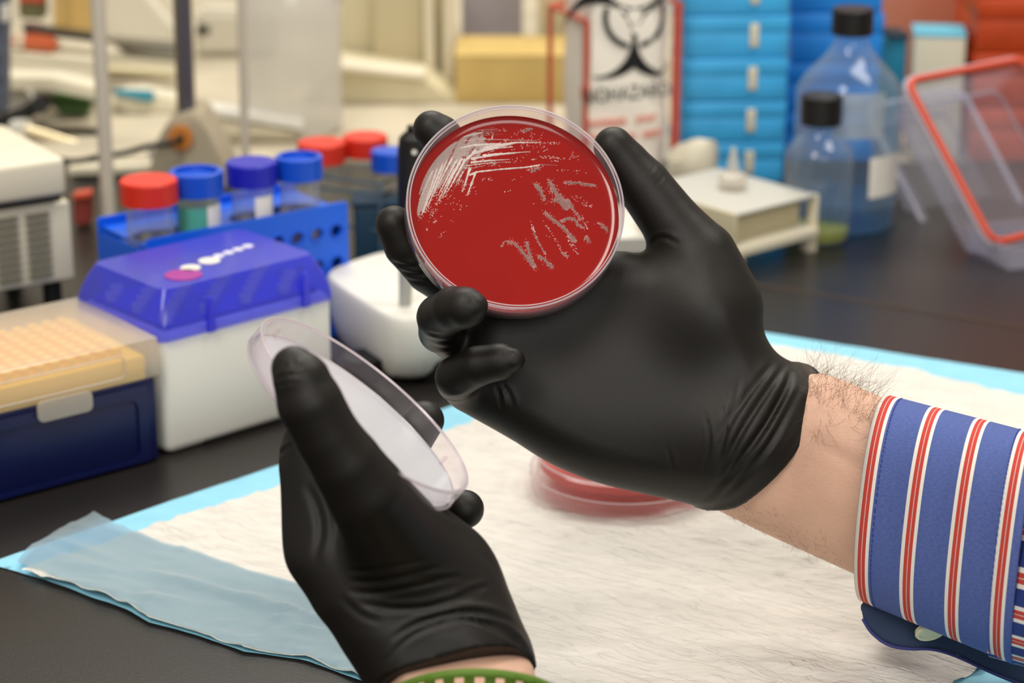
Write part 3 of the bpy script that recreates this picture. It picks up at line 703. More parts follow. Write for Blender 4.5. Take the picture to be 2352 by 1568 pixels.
M, w2, h2 = frame_px((1985, 245), (2210, 200), (2152, 572), 1.60, .05)
container(w2, h2, .020, False, 'clear container without gasket leaning behind the red-gasketed one', M)
q = G(2345, 640)
t = thing('clear_dish', 'shallow clear plastic tray at the right edge of the bench', 'tray', (q.x-.008, q.y+.01, 0), .3)
bm = bmesh.new(); open_tray(bm, 0, 0, 0, .08, .06, .018, .0015, .003); bm_obj('tray_shell', bm, M_clear2, t)
# ------------------------------------------------------------------ far equipment
t = thing('lab_machine', 'tall beige machine with a sloping foot, behind the raised hand', 'machine', (0, 0, 0))
Ym = 1.95
def pxz(px, py, Y): q = atY(px, py, Y); return (q.x, max(q.z, .0006))
def pprism(name, pts, Y0, Y1, m, parent, r=0): return prism(name, [pxz(px, py, Y0) for px, py in pts][::-1], Y0, Y1, m, parent, r=r)
def ground(Y): return 784+F*math.tan(math.atan2(HC, Y)-PITCH)
gy = ground(1.90)-2
pprism('column', [(785, -60), (1040, -60), (1040, gy), (785, gy)], 1.99, 2.08, M_beige, t, .002)
pprism('column_panel', [(858, -60), (972, -60), (972, 175), (858, 168)], 1.978, 1.99, mat('beige_panel', 'c4b894', .5), t, .001)
pprism('column_edge', [(972, -60), (992, -60), (1000, 200), (975, 178)], 1.965, 2.0, M_cream, t, .002)
pprism('column_edge', [(1020, -60), (1042, -60), (1042, 300), (1020, 300)], 1.965, 2.0, M_cream, t, .002)
pprism('foot_housing', [(765, 158), (970, 180), (1045, 300), (1060, gy), (660, gy), (700, 300)], 1.90, 1.985, M_beige, t, .004)
pprism('foot_trim', [(765, 150), (975, 172), (975, 184), (765, 163)], 1.893, 1.93, M_cream, t, .001)
q = G(1150, 300)
t = thing('cardboard_box', 'tan cardboard box behind the hand, left of the red wire frame', 'box', (0, 0, 0))
q0 = atY(1046, 130, 1.90)
bxo('box_body', (q0.x, 1.90, 0, q0.x+.13, 1.99, q0.z), M_tan, t, r=.0008)
bxo('box_flap', (q0.x-.0005, 1.8995, q0.z, q0.x+.065, 1.99, q0.z+.001), M_tan, t); bxo('box_flap', (q0.x+.066, 1.8995, q0.z, q0.x+.1305, 1.99, q0.z+.001), M_tan, t)
t = thing('poster_board', 'grey and lilac board standing behind the cardboard box', 'board', (0, 0, 0))
bxo('board', (q0.x+.002, 2.06, 0, q0.x+.060, 2.066, .26), mat('lilac_board', 'a9a3a8', .5, var=.15, vscale=12), t)
t = thing('filing_block', 'pale tan block behind the red wire frame', 'block', (0, 0, 0))
bxo('block_body', (q0.x+.075, 2.02, 0, q0.x+.16, 2.1, .26), mat('pale_tan', 'cbbd96', .6), t)
# support stand: pole with a beige foot and orange grommet
Ys = 1.63
t = thing('support_stand', 'grey metal pole rising from a beige foot with an orange grommet', 'stand', (0, 0, 0))
a, b = atY(430, 300, Ys), atY(417, -40, Ys)
tube_o('pole', [a, b], .0072, M_pole, t, 20)
tube_o('pole_core', [a+Vector((.0022, -.0062, 0)), b+Vector((.0022, -.0062, 0))], .0019, mat('blue_grey_strip', '4a4a66', .5), t, 8)
g0 = ground(Ys-.03)
pprism('foot', [(395, 275), (452, 262), (475, 300), (525, 400), (535, g0-1), (335, g0-1), (345, 380), (362, 315)], Ys-.03, Ys+.03, mat('greige', 'b3a78f', .6), t, .003)
q = atY(415, 315, Ys-.031)
gm = lathe_o('grommet', [(0.003, 0), (.0095, 0), (.0095, .003), (.003, .003)], mat('orange_plastic', 'cf8136', .5), t, 24); gm.matrix_local = Matrix.Translation(q) @ MX
cab = [atY(x, y, Y) for x, y, Y in ((418, 318, Ys-.034), (390, 330, Ys-.05), (340, 335, Ys-.06), (290, 352, Ys-.06), (235, 358, Ys-.07), (180, 372, Ys-.06), (140, 368, Ys-.06), (110, 366, Ys-.06))]
cab = [Vector(p) for p in chaikin([np.array(c) for c in cab], 2, False)]
tag(tube_o('power_cable', cab, .0024, M_black), 'black cable running left from the orange grommet', 'cable')
# wire shelving with posts
t = thing('shelving_unit', 'pale metal shelving unit with slim posts at upper left', 'shelf', (0, 0, 0))
M_post = mat('pale_post', 'cfc6b6', .45)
for (p0, p1, Y, r_) in (((250, None), (222, -40), 1.51, .0052), ((568, None), (553, -40), 1.62, .0034)):
    b = atY(p0[0], 300, Y); tube_o('post', [(atY(p0[0], 500, Y).x, Y, 0), atY(p1[0], p1[1], Y)], r_, M_post, t, 14)
for (pts, Y0, Y1) in (([(-60, 108), (228, 140), (228, 160), (-60, 135)], 1.86, 1.91), ([(-60, 175), (120, 180), (228, 205), (228, 232), (120, 205), (-60, 203)], 1.80, 1.83), ([(228, 125), (415, 145), (415, 162), (228, 145)], 1.95, 1.98)):
    pprism('shelf_board', pts, Y0, Y1, M_cream, t, .001)
def blockpx(name, label, cat, pts, Y0, Y1, m, r=.002, part=None, lids=None):
    t = thing(name, label, cat, (0, 0, 0)); pprism(part or 'body', pts, Y0, Y1, m, t, r)
    if lids: pprism(lids[0], lids[1], Y0-.004, Y1-.01, lids[2], t, .001)
    return t
blockpx('cardboard_box', 'yellow-tan carton on the top shelf at upper left', 'box', [(122, -40), (228, -40), (228, 80), (122, 68)], 1.94, 1.97, mat('yellow_tan', 'd2b06c', .8), lids=('tape', [(150, -40), (160, -40), (160, 74), (150, 72)], M_tan))
blockpx('book', 'olive and red book left of the yellow-tan carton', 'book', [(42, -30), (100, -30), (100, 46), (42, 42)], 1.95, 1.97, mat('olive_cover', '6d6a45', .6), lids=('cover_band', [(42, -30), (100, -30), (100, 8), (42, 6)], mat('red_band', 'c0553c', .6)))
blockpx('shelf_tray', 'dark grey tray under the yellow-tan carton', 'tray', [(50, 60), (235, 85), (235, 100), (50, 76)], 1.88, 1.90, mat('dark_tray', '4a4a42', .5), lids=('tray_lip', [(50, 55), (235, 80), (235, 86), (50, 61)], M_steel))
blockpx('packet', 'orange-brown packet lying on the upper shelf', 'packet', [(20, 88), (60, 82), (130, 92), (130, 122), (70, 122), (22, 112)], 1.865, 1.885, mat('orange_brown', 'c9683f', .6), .004, lids=('packet_end', [(36, 86), (52, 84), (52, 114), (36, 112)], M_cream))
blockpx('panel', 'large pale panel leaning behind the post at upper left', 'panel', [(238, -40), (310, -40), (392, 60), (392, 108), (238, 90)], 2.12, 2.14, mat('pale_panel', 'ddd8c6', .6), lids=('panel_edge', [(238, 88), (392, 106), (392, 116), (238, 98)], M_black))
t = thing('steel_tray', 'shiny steel tray on the far shelf', 'tray', (0, 0, 0)); pprism('tray_body', [(255, 98), (408, 112), (408, 136), (290, 128)], 1.951, 1.966, M_steel, t, .002); pprism('tray_rim', [(250, 92), (410, 106), (410, 112), (250, 98)], 1.948, 1.97, M_steel, t, .001)
t = thing('equipment_cover', 'rounded cream equipment cover behind the grey pole', 'cover', (0, 0, 0)); pprism('cover_shell', [(250, 225), (300, 212), (420, 235), (440, 300), (395, 325), (300, 300), (262, 262)], 1.86, 1.90, M_cream, t, .008); pprism('cover_band', [(258, 208), (352, 212), (352, 236), (330, 232), (258, 218)], 1.852, 1.862, mat('teal_band', '3f97ad', .5), t, .002)
t = thing('power_tool', 'black clamp arm reaching in at the left edge', 'clamp', (0, 0, 0)); 
tube_o('arm', [atY(-20, 285, 1.8), atY(60, 258, 1.8), atY(110, 228, 1.82)], .006, M_black, t, 12); tube_o('arm_joint', [atY(90, 240, 1.79), atY(95, 240, 1.84)], .0075, M_black, t, 16)
tube_o('arm_grip', [atY(-20, 318, 1.78), atY(20, 318, 1.78)], .010, M_black, t, 14)
blockpx('green_case', 'green plastic case under the lower shelf', 'case', [(120, 218), (205, 232), (205, 275), (120, 262)], 1.84, 1.86, M_green, .004, lids=('case_lid', [(118, 214), (207, 228), (207, 238), (118, 224)], M_green))
t = thing('metal_rail', 'shiny rail slanting below the green case', 'rail', (0, 0, 0)); tube_o('rail_bar', [atY(60, 298, 1.76), atY(200, 340, 1.76)], .0045, mat('bright_rail', 'e0cfa8', .2, metal=.5), t, 10); tube_o('rail_end', [atY(35, 300, 1.765), atY(60, 298, 1.76)], .009, M_white, t, 14)
blockpx('filing_tray', 'brown-grey tray below the slanting rail', 'tray', [(60, 318), (235, 350), (235, 372), (60, 345)], 1.78, 1.80, mat('brown_grey', '857b6c', .6), lids=('tray_lip', [(60, 312), (235, 345), (235, 352), (60, 320)], M_steel))
blockpx('drawer_box', 'beige low box behind the red-capped tube', 'box', [(160, 395), (400, 388), (400, ground(1.64)-4), (160, ground(1.64)-4)], 1.64, 1.66, mat('beige_low', 'b9ad93', .6), .003, lids=('box_lid', [(155, 385), (405, 378), (405, 396), (155, 404)], M_cream))
t = thing('carboy', 'large cloudy plastic carboy beyond the thin post', 'bottle', (0, 0, 0))
cq = G(665, 318); lathe_o('carboy_body', [(0, .001), (.038, .001), (.042, .006), (.043, .10), (.040, .12), (.028, .145), (.014, .155), (.014, .17)], thin('cloudy_plastic', 'f2f1ec', .45, .2, 'f4f2ee', edge=.2), t, 40, (cq.x, cq.y+.03)); lathe_o('carboy_cap', [(0, .185), (.016, .185), (.016, .165), (0, .165)], M_white, t, 30, (cq.x, cq.y+.03))
bq = W3(762, -5, 2.05); tag(lathe_o('bottle_cap', [(0, 0), (.0055, 0), (.006, .02), (0, .022)], M_dkbluecap, None, 20), 'violet-blue tapered cap hanging in at the top left of the beige machine', 'cap')
capo = bpy.data.objects['bottle_cap']; capo.location = bq+Vector((0, .03, -.012)); 
tag(tube_o('pole_rod', [capo.location+Vector((0, 0, .015)), capo.location+Vector((0, 0, .14))], .003, M_steel), 'thin steel rod above the violet-blue cap', 'rod')
blockpx('cream_case', 'low cream case behind the thin post', 'case', [(455, 250), (690, 290), (690, ground(1.75)-4), (455, ground(1.75)-4)], 1.75, 1.78, M_cream, .006, lids=('case_lid', [(450, 244), (695, 282), (695, 300), (450, 262)], M_white))
blockpx('grey_case', 'grey-beige case with a dark handle, beyond the pole', 'case', [(450, 20), (640, 30), (640, 235), (450, 215)], 2.1, 2.13, mat('greybeige', 'd2ccbb', .5), .006, lids=('handle', [(450, 62), (480, 62), (480, 78), (450, 78)], M_black))
blockpx('blue_grey_strip_curtain', 'blue-grey patterned column at the left edge', 'column', [(-40, -40), (14, -40), (12, 260), (-40, 260)], 1.70, 1.72, mat('bluegrey', '5c6170', .6, var=.4, vscale=120), .001, lids=('stripe', [(2, 12), (14, 12), (14, 52), (2, 52)], M_white))
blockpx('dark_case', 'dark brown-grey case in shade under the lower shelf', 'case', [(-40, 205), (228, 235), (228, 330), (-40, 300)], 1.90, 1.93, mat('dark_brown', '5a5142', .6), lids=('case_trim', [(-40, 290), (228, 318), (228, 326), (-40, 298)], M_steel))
blockpx('paper_bag', 'bright white paper bag behind the black clamp arm', 'bag', [(5, 212), (60, 205), (72, 240), (40, 262), (5, 262)], 1.83, 1.85, M_white, .003, lids=('bag_fold', [(5, 206), (60, 200), (60, 210), (5, 216)], M_white))
blockpx('supply_crate', 'grey-tan crate behind the left posts', 'crate', [(228, 160), (400, 175), (400, 300), (228, 300)], 2.0, 2.05, mat('grey_tan', 'a99f8d', .6), lids=('crate_rim', [(228, 158), (400, 172), (400, 186), (228, 172)], M_beige))
blockpx('glove_packet', 'small white packet below the power cable', 'packet', [(335, 345), (385, 340), (390, 368), (340, 372)], 1.68, 1.70, M_white, .003, lids=('packet_seal', [(335, 343), (385, 338), (385, 344), (335, 349)], M_white))
blockpx('red_box', 'dark red box edge beside the cream instrument', 'box', [(168, 455), (205, 450), (205, 520), (168, 520)], 1.50, 1.52, mat('dark_red', '8d3a30', .6), lids=('box_lid', [(165, 448), (208, 443), (208, 456), (165, 461)], M_red_wire))
# ------------------------------------------------------------------ petri dishes
M_glass = thin('clear_polystyrene', 'fdfafc', .975, .03, 'f6eef4', edge=.10)
M_rim = thin('polystyrene_rim', 'f6f2f5', .55, .05, 'fbf4f6', edge=.35)
M_agar = mat('blood_agar', '940c04', .14, .5, var=.05, vscale=22, coat=.3)
M_agar2 = thin('blood_agar_side', 'f0705f', .30, .1, 'e04a3c', edge=.15)
def frame_from_normal(n, up=(0, 1, 0)):
    Z = Vector(n).normalized(); X = Vector(up).cross(Z).normalized(); Y = Z.cross(X); return Matrix((X, Y, Z)).transposed()
def wall_prof(R, h, th):
    e = th*.45
    return [(0, 0), (R-.0015, 0), (R-.0004, .0003), (R, .0012), (R, h-e), (R-th*.3, h), (R-th*.7, h), (R-th, h-e), (R-th, th+.0006), (R-th-.0006, th), (0, th)]
DR = .0455; DH = .0140; AG = .0040
nD = (.10, .32, .942); MD = frame_from_normal(nD)
cD = Vector(C3(1185, 471, .903))-MD @ Vector((0, 0, DH))
dish = thing('petri_dish', 'open petri dish of red agar streaked with pale colonies, in the raised glove', 'petri dish')
dish.matrix_world = Matrix.Translation((0, 0, HC)) @ CAMW.to_4x4() @ Matrix.Translation(cD) @ MD.to_4x4()
d_ = lathe_o('dish_wall', wall_prof(DR, DH, .0009), M_glass, dish, 160); d_['label'] = 'clear plastic base and rim'
def ring_o(name, R0, z, r, parent, m=None, sq=1.0):
    bm = bmesh.new(); lathe(bm, [(R0+r*math.cos(a_), z+r*sq*math.sin(a_)) for a_ in np.linspace(0, 2*PI, 10, endpoint=False)], 160, close=True); return bm_obj(name, bm, m or M_rim, parent, True)
ring_o('dish_rim', DR-.0003, DH-.0004, .00042, dish); ring_o('inner_rim', DR-.0015, DH-.0005, .00028, dish)
bm = bmesh.new(); lathe(bm, [(0, .0006), (DR-.0016, .0006), (DR-.0009, .0010), (DR-.0009, .0040)]+[(DR-.0013-.0052*(1-math.cos(a_)), AG+.0020*(1-math.sin(a_))) for a_ in np.linspace(0, PI/2, 10)]+[(0, AG)], 128)
bm_obj('agar', bm, M_agar, dish, True)
Mi = dish.matrix_world.inverted(); oD = Mi @ Vector((0, 0, HC))
def ondish(px, py, z=AG):
    d = Mi.to_3x3() @ ray(px, py); t = (z-oD.z)/d.z; return np.array((oD.x+d.x*t, oD.y+d.y*t))
pa = lambda p: ondish(840+p[0]/2.903, 220+p[1]/2.903)      # points read off the dish close-up
pb = lambda p: ondish(840+p[0]/3.92, 230+p[1]/3.92)
PX = 1/(F/.905)                                             # one photo pixel in metres at the dish
def dense(pts, step):
    out = [];
    for a, b in zip(pts, pts[1:]):
        n = max(1, int(np.hypot(*(b-a))/step)); out += [a+(b-a)*k/n for k in range(n)]
    return out+[pts[-1]]
Rlim = DR-.0050
def ribbon(bm, pts, w0, w1, jag=.35, h=.00012, wm=None):
    P = dense([np.array(p) for p in pts], .0007); n = len(P); rows = []
    for i, p in enumerate(P):
        s = i/max(1, n-1); ww = (w0+(w1-w0)*s) if wm is None else (w0*(1-s)**2+2*wm*s*(1-s)+w1*s*s)
        ww *= 1+rng.uniform(-jag, jag); ww = max(ww, .00005)
        t = P[min(i+1, n-1)]-P[max(i-1, 0)]; t = t/(np.hypot(*t)+1e-9); q = np.array((-t[1], t[0]))
        row = []
        for k, zz in ((-1, -.02), (-.55, .8), (0, 1), (.55, .8), (1, -.02)):
            v = p+q*ww*k*.5; rl = np.hypot(*v)
            if rl > Rlim: v = v*Rlim/rl
            row.append(bm.verts.new((v[0], v[1], AG+.00004+h*zz*min(1, 4*s+.2, 4*(1-s)+.2))))
        rows.append(row)
    for a, b in zip(rows, rows[1:]):
        for k in range(4): bm.faces.new((a[k], a[k+1], b[k+1], b[k]))
def dot(bm, c, r):
    if np.hypot(*c) > Rlim: return
    n = 7; top = bm.verts.new((c[0], c[1], AG+r*.75)); R1 = []; R0 = []
    for i in range(n):
        a = 2*PI*i/n; R1.append(bm.verts.new((c[0]+r*.72*math.cos(a), c[1]+r*.72*math.sin(a), AG+r*.52))); R0.append(bm.verts.new((c[0]+r*math.cos(a), c[1]+r*math.sin(a), AG-.00005)))
    for i in range(n):
        j = (i+1) % n; bm.faces.new((top, R1[i], R1[j])); bm.faces.new((R1[i], R0[i], R0[j], R1[j]))
def dots_along(bm, pts, n, spread, r0=.8, r1=1.45):
    P = dense([np.array(p) for p in pts], .0003)
    for _ in range(n):
        c = P[rng.integers(len(P))]+rng.normal(size=2)*spread*PX; dot(bm, c, rng.uniform(r0, r1)*PX)
def film_mat(name, col, alpha, rough=.35):
    m = mat(name, col, rough, .5, bump=.5, bscale=1200); nt = m.node_tree; b = nt.nodes['Principled BSDF']; b.inputs['Alpha'].default_value = alpha; return m
M_film = film_mat('bacterial_film', 'c3ada6', .62); M_film2 = film_mat('dense_bacterial_growth', 'dcccc4', .88); M_mauve = film_mat('mauve_growth', '8f6660', .85, .3); M_col = mat('colony', 'd9beb6', .25, .6)
# lawn in the first quadrant: many parallel strokes
bm = bmesh.new()
lawnA = [((720, 380), (440, 1095), 70, 26), ((670, 420), (470, 1000), 60, 40), ((760, 360), (500, 1000), 60, 26), ((640, 460), (440, 1085), 40, 30), ((800, 370), (560, 900), 50, 12), ((860, 380), (590, 860), 46, 12),
         ((900, 400), (650, 800), 46, 14), ((780, 330), (700, 560), 60, 40), ((900, 300), (800, 520), 80, 50), ((1000, 320), (880, 500), 80, 40), ((960, 360), (820, 560), 60, 30), ((1060, 330), (980, 460), 50, 30), ((820, 340), (600, 640), 60, 40), ((600, 520), (450, 900), 50, 30), ((1080, 380), (980, 540), 60, 20), ((740, 330), (620, 520), 90, 60), ((1000, 290), (860, 330), 40, 60)]
for a, b, w0, w1 in lawnA: ribbon(bm, [pb(a), pb(b)], w0/3.92*PX, w1/3.92*PX, .18, .00008)
for k in range(60):
    a = np.array((rng.uniform(620, 980), rng.uniform(400, 520))); d = np.array((-.36, .93))*rng.uniform(120, 420); ribbon(bm, [pb(a), pb(a+d)], rng.uniform(3, 8)/3.92*PX, 1/3.92*PX, .4, .00012)
for k in range(26):
    a = np.array((rng.uniform(760, 900), rng.uniform(300, 480))); d = np.array((1, -.12+rng.uniform(-.06, .06)))*rng.uniform(150, 420); ribbon(bm, [pb(a), pb(a+d)], rng.uniform(3, 8)/3.92*PX, 1/3.92*PX, .4, .00012)
f1 = bm_obj('bacterial_lawn', bm, M_film, dish, True); f1['label'] = 'thin pale film of smeared growth'; f1['kind'] = 'stuff'
bm = bmesh.new()
strongA = [((790, 500), (600, 870), 22, 4), ((830, 520), (650, 860), 26, 4), ((865, 520), (690, 870), 34, 4), ((900, 530), (735, 830), 34, 3), ((800, 620), (665, 880), 20, 3), ((940, 610), (880, 800), 26, 6), ((990, 650), (925, 830), 20, 7), ((700, 560), (520, 1000), 22, 8), ((650, 600), (505, 1030), 20, 8), ((740, 520), (560, 950), 18, 6), ((610, 620), (500, 870), 24, 5), ((880, 640), (830, 730), 12, 4), ((1000, 450), (880, 560), 40, 14)]
for a, b, w0, w1 in strongA: ribbon(bm, [pb(a), pb(b)], w0/3.92*PX, w1/3.92*PX, .25, .0002)
strongB = [([(760, 352), (880, 335), (1000, 312), (1170, 312)], 30, 3, None), ([(720, 380), (860, 350), (980, 340)], 22, 6, None), ([(700, 420), (860, 396), (1000, 384)], 18, 3, None), ([(640, 300), (800, 290), (1140, 300)], 5, 2, None), ([(780, 402), (900, 388), (1100, 372)], 22, 3, None), ([(700, 445), (800, 434), (960, 424)], 16, 3, None), ([(650, 470), (780, 452), (950, 440)], 9, 2, None),
           ([(690, 530), (740, 508), (900, 490), (1060, 478), (1160, 462)], 12, 10, None), ([(640, 480), (720, 482), (800, 462)], 6, 2, None), ([(620, 350), (720, 330), (900, 320)], 20, 14, None), ([(640, 250), (740, 232), (880, 222)], 5, 2, None), ([(640, 275), (700, 262), (780, 245)], 14, 8, None), ([(840, 290), (848, 262), (852, 246)], 10, 2, None), ([(1150, 458), (1280, 464)], 2.5, 1.5, None)]
for pts, w0, w1, _ in strongB: ribbon(bm, [pa(p) for p in pts], w0/2.903*PX, w1/2.903*PX, .3, .0002)
for _ in range(70):
    a = np.array((rng.uniform(640, 860), rng.uniform(235, 470))); v = rng.normal(size=2); v = v/np.hypot(*v)*rng.uniform(12, 50); v[1] *= .4
    ribbon(bm, [pa(a), pa(a+v)], rng.uniform(2, 7)/2.903*PX, 1/2.903*PX, .5, .0002)
f2 = bm_obj('dense_streak', bm, M_film2, dish, True); f2['label'] = 'dense whitish streaks of growth'; f2['kind'] = 'stuff'
bm = bmesh.new()
mauve = [([(1135, 590), (1165, 635), (1195, 700)], 22, 12), ([(1225, 568), (1265, 640), (1320, 720), (1360, 745)], 12, 40), ([(1345, 690), (1400, 780), (1440, 830)], 14, 5), ([(1325, 580), (1420, 582), (1530, 600)], 9, 12), ([(1190, 775), (1255, 830), (1320, 880), (1400, 975)], 12, 18),
         ([(1300, 840), (1345, 815), (1385, 820), (1420, 865), (1455, 880)], 14, 9), ([(1565, 852), (1600, 885), (1635, 915)], 9, 22), ([(945, 968), (1005, 995), (1060, 1060), (1125, 1140)], 5, 22), ([(1072, 972), (1090, 1050), (1125, 1145)], 12, 18), ([(1150, 1065), (1190, 1090), (1245, 1145)], 10, 20),
         ([(1040, 242), (1075, 228), (1110, 215)], 6, 16), ([(1465, 940), (1480, 960), (1490, 975)], 16, 12), ([(1310, 1045), (1335, 1070)], 16, 14), ([(1110, 880), (1150, 975), (1200, 1060)], 4, 5), ([(905, 1005), (925, 975), (955, 965)], 4, 4), ([(1100, 505), (1155, 482)], 6, 10), ([(1250, 700), (1300, 690), (1350, 740)], 16, 30)]
for pts, w0, w1 in mauve: ribbon(bm, [pa(p) for p in pts], w0*1.45/2.903*PX, w1*1.45/2.903*PX, .35, .0002)
f3 = bm_obj('mauve_streak', bm, M_mauve, dish, True); f3['label'] = 'greyish mauve patches of growth'; f3['kind'] = 'stuff'
bm = bmesh.new()
for pts, w0, w1 in mauve:
    L_ = sum(np.hypot(*(np.array(b)-np.array(a))) for a, b in zip(pts, pts[1:])); dots_along(bm, [pa(p) for p in pts], int(L_*.8), max(w0, w1)*.15+.5, .7, 1.25, )
mc = bm_obj('mauve_colonies', bm, mat('mauve_colony', 'c49a92', .25, .6), dish, True); mc['label'] = 'tiny mauve colonies along the lower right streaks'; mc['kind'] = 'stuff'
bm = bmesh.new()
for a, b, w0, w1 in strongA:
    v = np.array(b)-np.array(a); dots_along(bm, [pb(np.array(a)+v*.45), pb(b), pb(np.array(b)+v*.12)], 40, 1.6, .7, 1.3)
for pts, n, sp in (([(1100, 305), (1200, 318), (1290, 315)], 34, 1.5), ([(880, 400), (1000, 350), (1200, 345)], 16, 6), ([(1170, 410), (1300, 412), (1320, 420)], 36, 2), ([(1360, 400), (1420, 410)], 16, 4), ([(1240, 435), (1290, 435)], 10, 1), ([(1100, 422), (1140, 425)], 8, 1),
                   ([(1190, 350), (1210, 360), (1140, 372)], 10, 3), ([(1090, 372), (1000, 440), (700, 470), (620, 500)], 50, 5), ([(640, 590), (690, 520), (720, 640)], 20, 6), ([(1090, 495), (1170, 468)], 26, 3), ([(1270, 485), (1365, 495), (1480, 512)], 12, 2), ([(770, 560), (840, 552)], 12, 2), ([(925, 642), (958, 638)], 5, 1),
                   ([(1430, 665), (1460, 720), (1500, 750)], 20, 5), ([(1180, 830), (1260, 950), (1330, 1070)], 36, 1.2), ([(1095, 835), (1130, 910)], 14, 1), ([(1340, 930), (1380, 1000), (1410, 1055)], 34, 3), ([(1440, 800), (1480, 890)], 16, 1), ([(1370, 660), (1400, 700)], 8, 4), ([(1545, 845), (1570, 856)], 8, 1), ([(1330, 1050), (1345, 1078)], 10, 2),
                   ([(380, 790), (430, 700), (470, 640)], 50, 4), ([(430, 830), (470, 740), (520, 640)], 46, 3), ([(405, 900), (408, 885)], 6, 1), ([(455, 850), (470, 820)], 10, 2), ([(485, 945), (515, 915)], 9, 4), ([(535, 798), (640, 735)], 4, 6), ([(530, 650), (570, 700)], 14, 8), ([(600, 590), (630, 540), (650, 600)], 30, 4), ([(680, 660), (720, 560)], 22, 1.5), ([(990, 250), (1060, 235), (1190, 270)], 16, 4), ([(880, 225), (940, 232)], 7, 2), ([(560, 230), (880, 225)], 10, 8),
                   ([(1220, 570), (1235, 590), (1225, 655)], 16, 3), ([(1520, 905), (1480, 800)], 3, 5), ([(1120, 720), (1125, 722)], 1, 0), ([(980, 565), (1045, 540)], 3, 2), ([(1175, 915), (1230, 940)], 3, 2), ([(1455, 950), (1470, 935)], 6, 2), ([(450, 900), (640, 740), (620, 800)], 8, 14), ([(900, 300), (1150, 290)], 30, 4), ([(900, 320), (1100, 318)], 16, 5)):
    dots_along(bm, [pa(p) for p in pts], n, sp)
cl = bm_obj('bacterial_colonies', bm, M_col, dish, True); cl['label'] = 'tiny pale round colonies'; cl['kind'] = 'stuff'
# lid held in the other hand
nL = (.63, .75, .215); ML = frame_from_normal(nL, (0, 0, 1)); LR, LH = .0468, .0088
cL = Vector(C3(842, 926, .78))-ML @ Vector((0, 0, LH))
lid = thing('petri_dish_cover', 'clear petri dish lid seen almost edge on in the lower gloved hand', 'lid')
lid.matrix_world = Matrix.Translation((0, 0, HC)) @ CAMW.to_4x4() @ Matrix.Translation(cL) @ ML.to_4x4()
bm = bmesh.new(); e = .0011
lathe(bm, [(LR-.0012, 0), (LR-.0003, .0003), (LR, .001), (LR, LH-.0006), (LR-.0004, LH), (LR-.0008, LH), (LR-e, LH-.0006), (LR-e, .0012), (LR-.0014, .0006)], 160, close=True)
bm_obj('lid_wall', bm, M_glass, lid, True, 40)
ring_o('lid_rim', LR-.0003, LH-.0004, .0004, lid); ring_o('inner_rim', LR-.0013, LH-.0005, .00026, lid); ring_o('face_rim', LR-.0004, .0004, .00045, lid)
M_sheen_face = bpy.data.materials.new('painted_sheen_face'); M_sheen_face.use_nodes = True; nt = M_sheen_face.node_tree; b = nt.nodes['Principled BSDF']
b.inputs['Base Color'].default_value = lin('d9dadf'); b.inputs['Roughness'].default_value = .3; b.inputs['Specular IOR Level'].default_value = .7; b.inputs['Alpha'].default_value = .86; b.inputs['Subsurface Weight'].default_value = .0  # grey-white colour stands in for light reflected at a grazing angle
fo = lathe_o('lid_face', [(0, 0), (LR-.0013, 0), (LR-.0013, .0009), (0, .0009)], M_sheen_face, lid, 128); fo['label'] = 'flat face of the lid with grazing sheen painted in'
for k in range(3):
    a = math.radians(-20+k*120); bx = bxo('vent_rib', (-.0004, -.0015, .001, .0004, 0, .0045), M_glass, lid); bx.matrix_local = Matrix.Translation((math.cos(a)*(LR-e), math.sin(a)*(LR-e), 0)) @ Matrix.Rotation(a-PI/2, 4, 'Z')
# dish lying on the pad: upside-down dish in its lid
q = G(1432, 1122); 
d2 = thing('petri_dish', 'closed petri dish with reddish agar lying on the pad below the hand', 'petri dish', (q.x, q.y, .0035))
lathe_o('dish_lid', [(0, .0004), (.0470, .0004), (.0475, .0010), (.0475, .0085)], thin('clear_lid_plastic', 'fffcfd', .96, .08, 'fdf4f6', edge=.12), d2, 128)
bm = bmesh.new(); prof = [(0, .0165), (.0425, .0165), (.0437, .0160), (.0440, .0150), (.0440, .0020)]
lathe(bm, prof, 128); bm_obj('dish_base', bm, thin('clear_base_plastic', 'fffafa', .93, .05, 'fdeeee', edge=.2), d2, True, 35)
lathe_o('agar', [(0, .0151), (.0405, .0151), (.0426, .0142), (.0426, .0108), (0, .0108)], M_agar2, d2, 96)
ring_o('lid_rim', .0473, .0083, .0004, d2); ring_o('base_rim', .0436, .0163, .0005, d2)
lathe_o('agar_mark', [(0, .01655), (.018, .01655), (.018, .0168), (0, .0168)], mat('dark_red_patch', '8d2a1c', .15), d2, 32, (.004, .006))
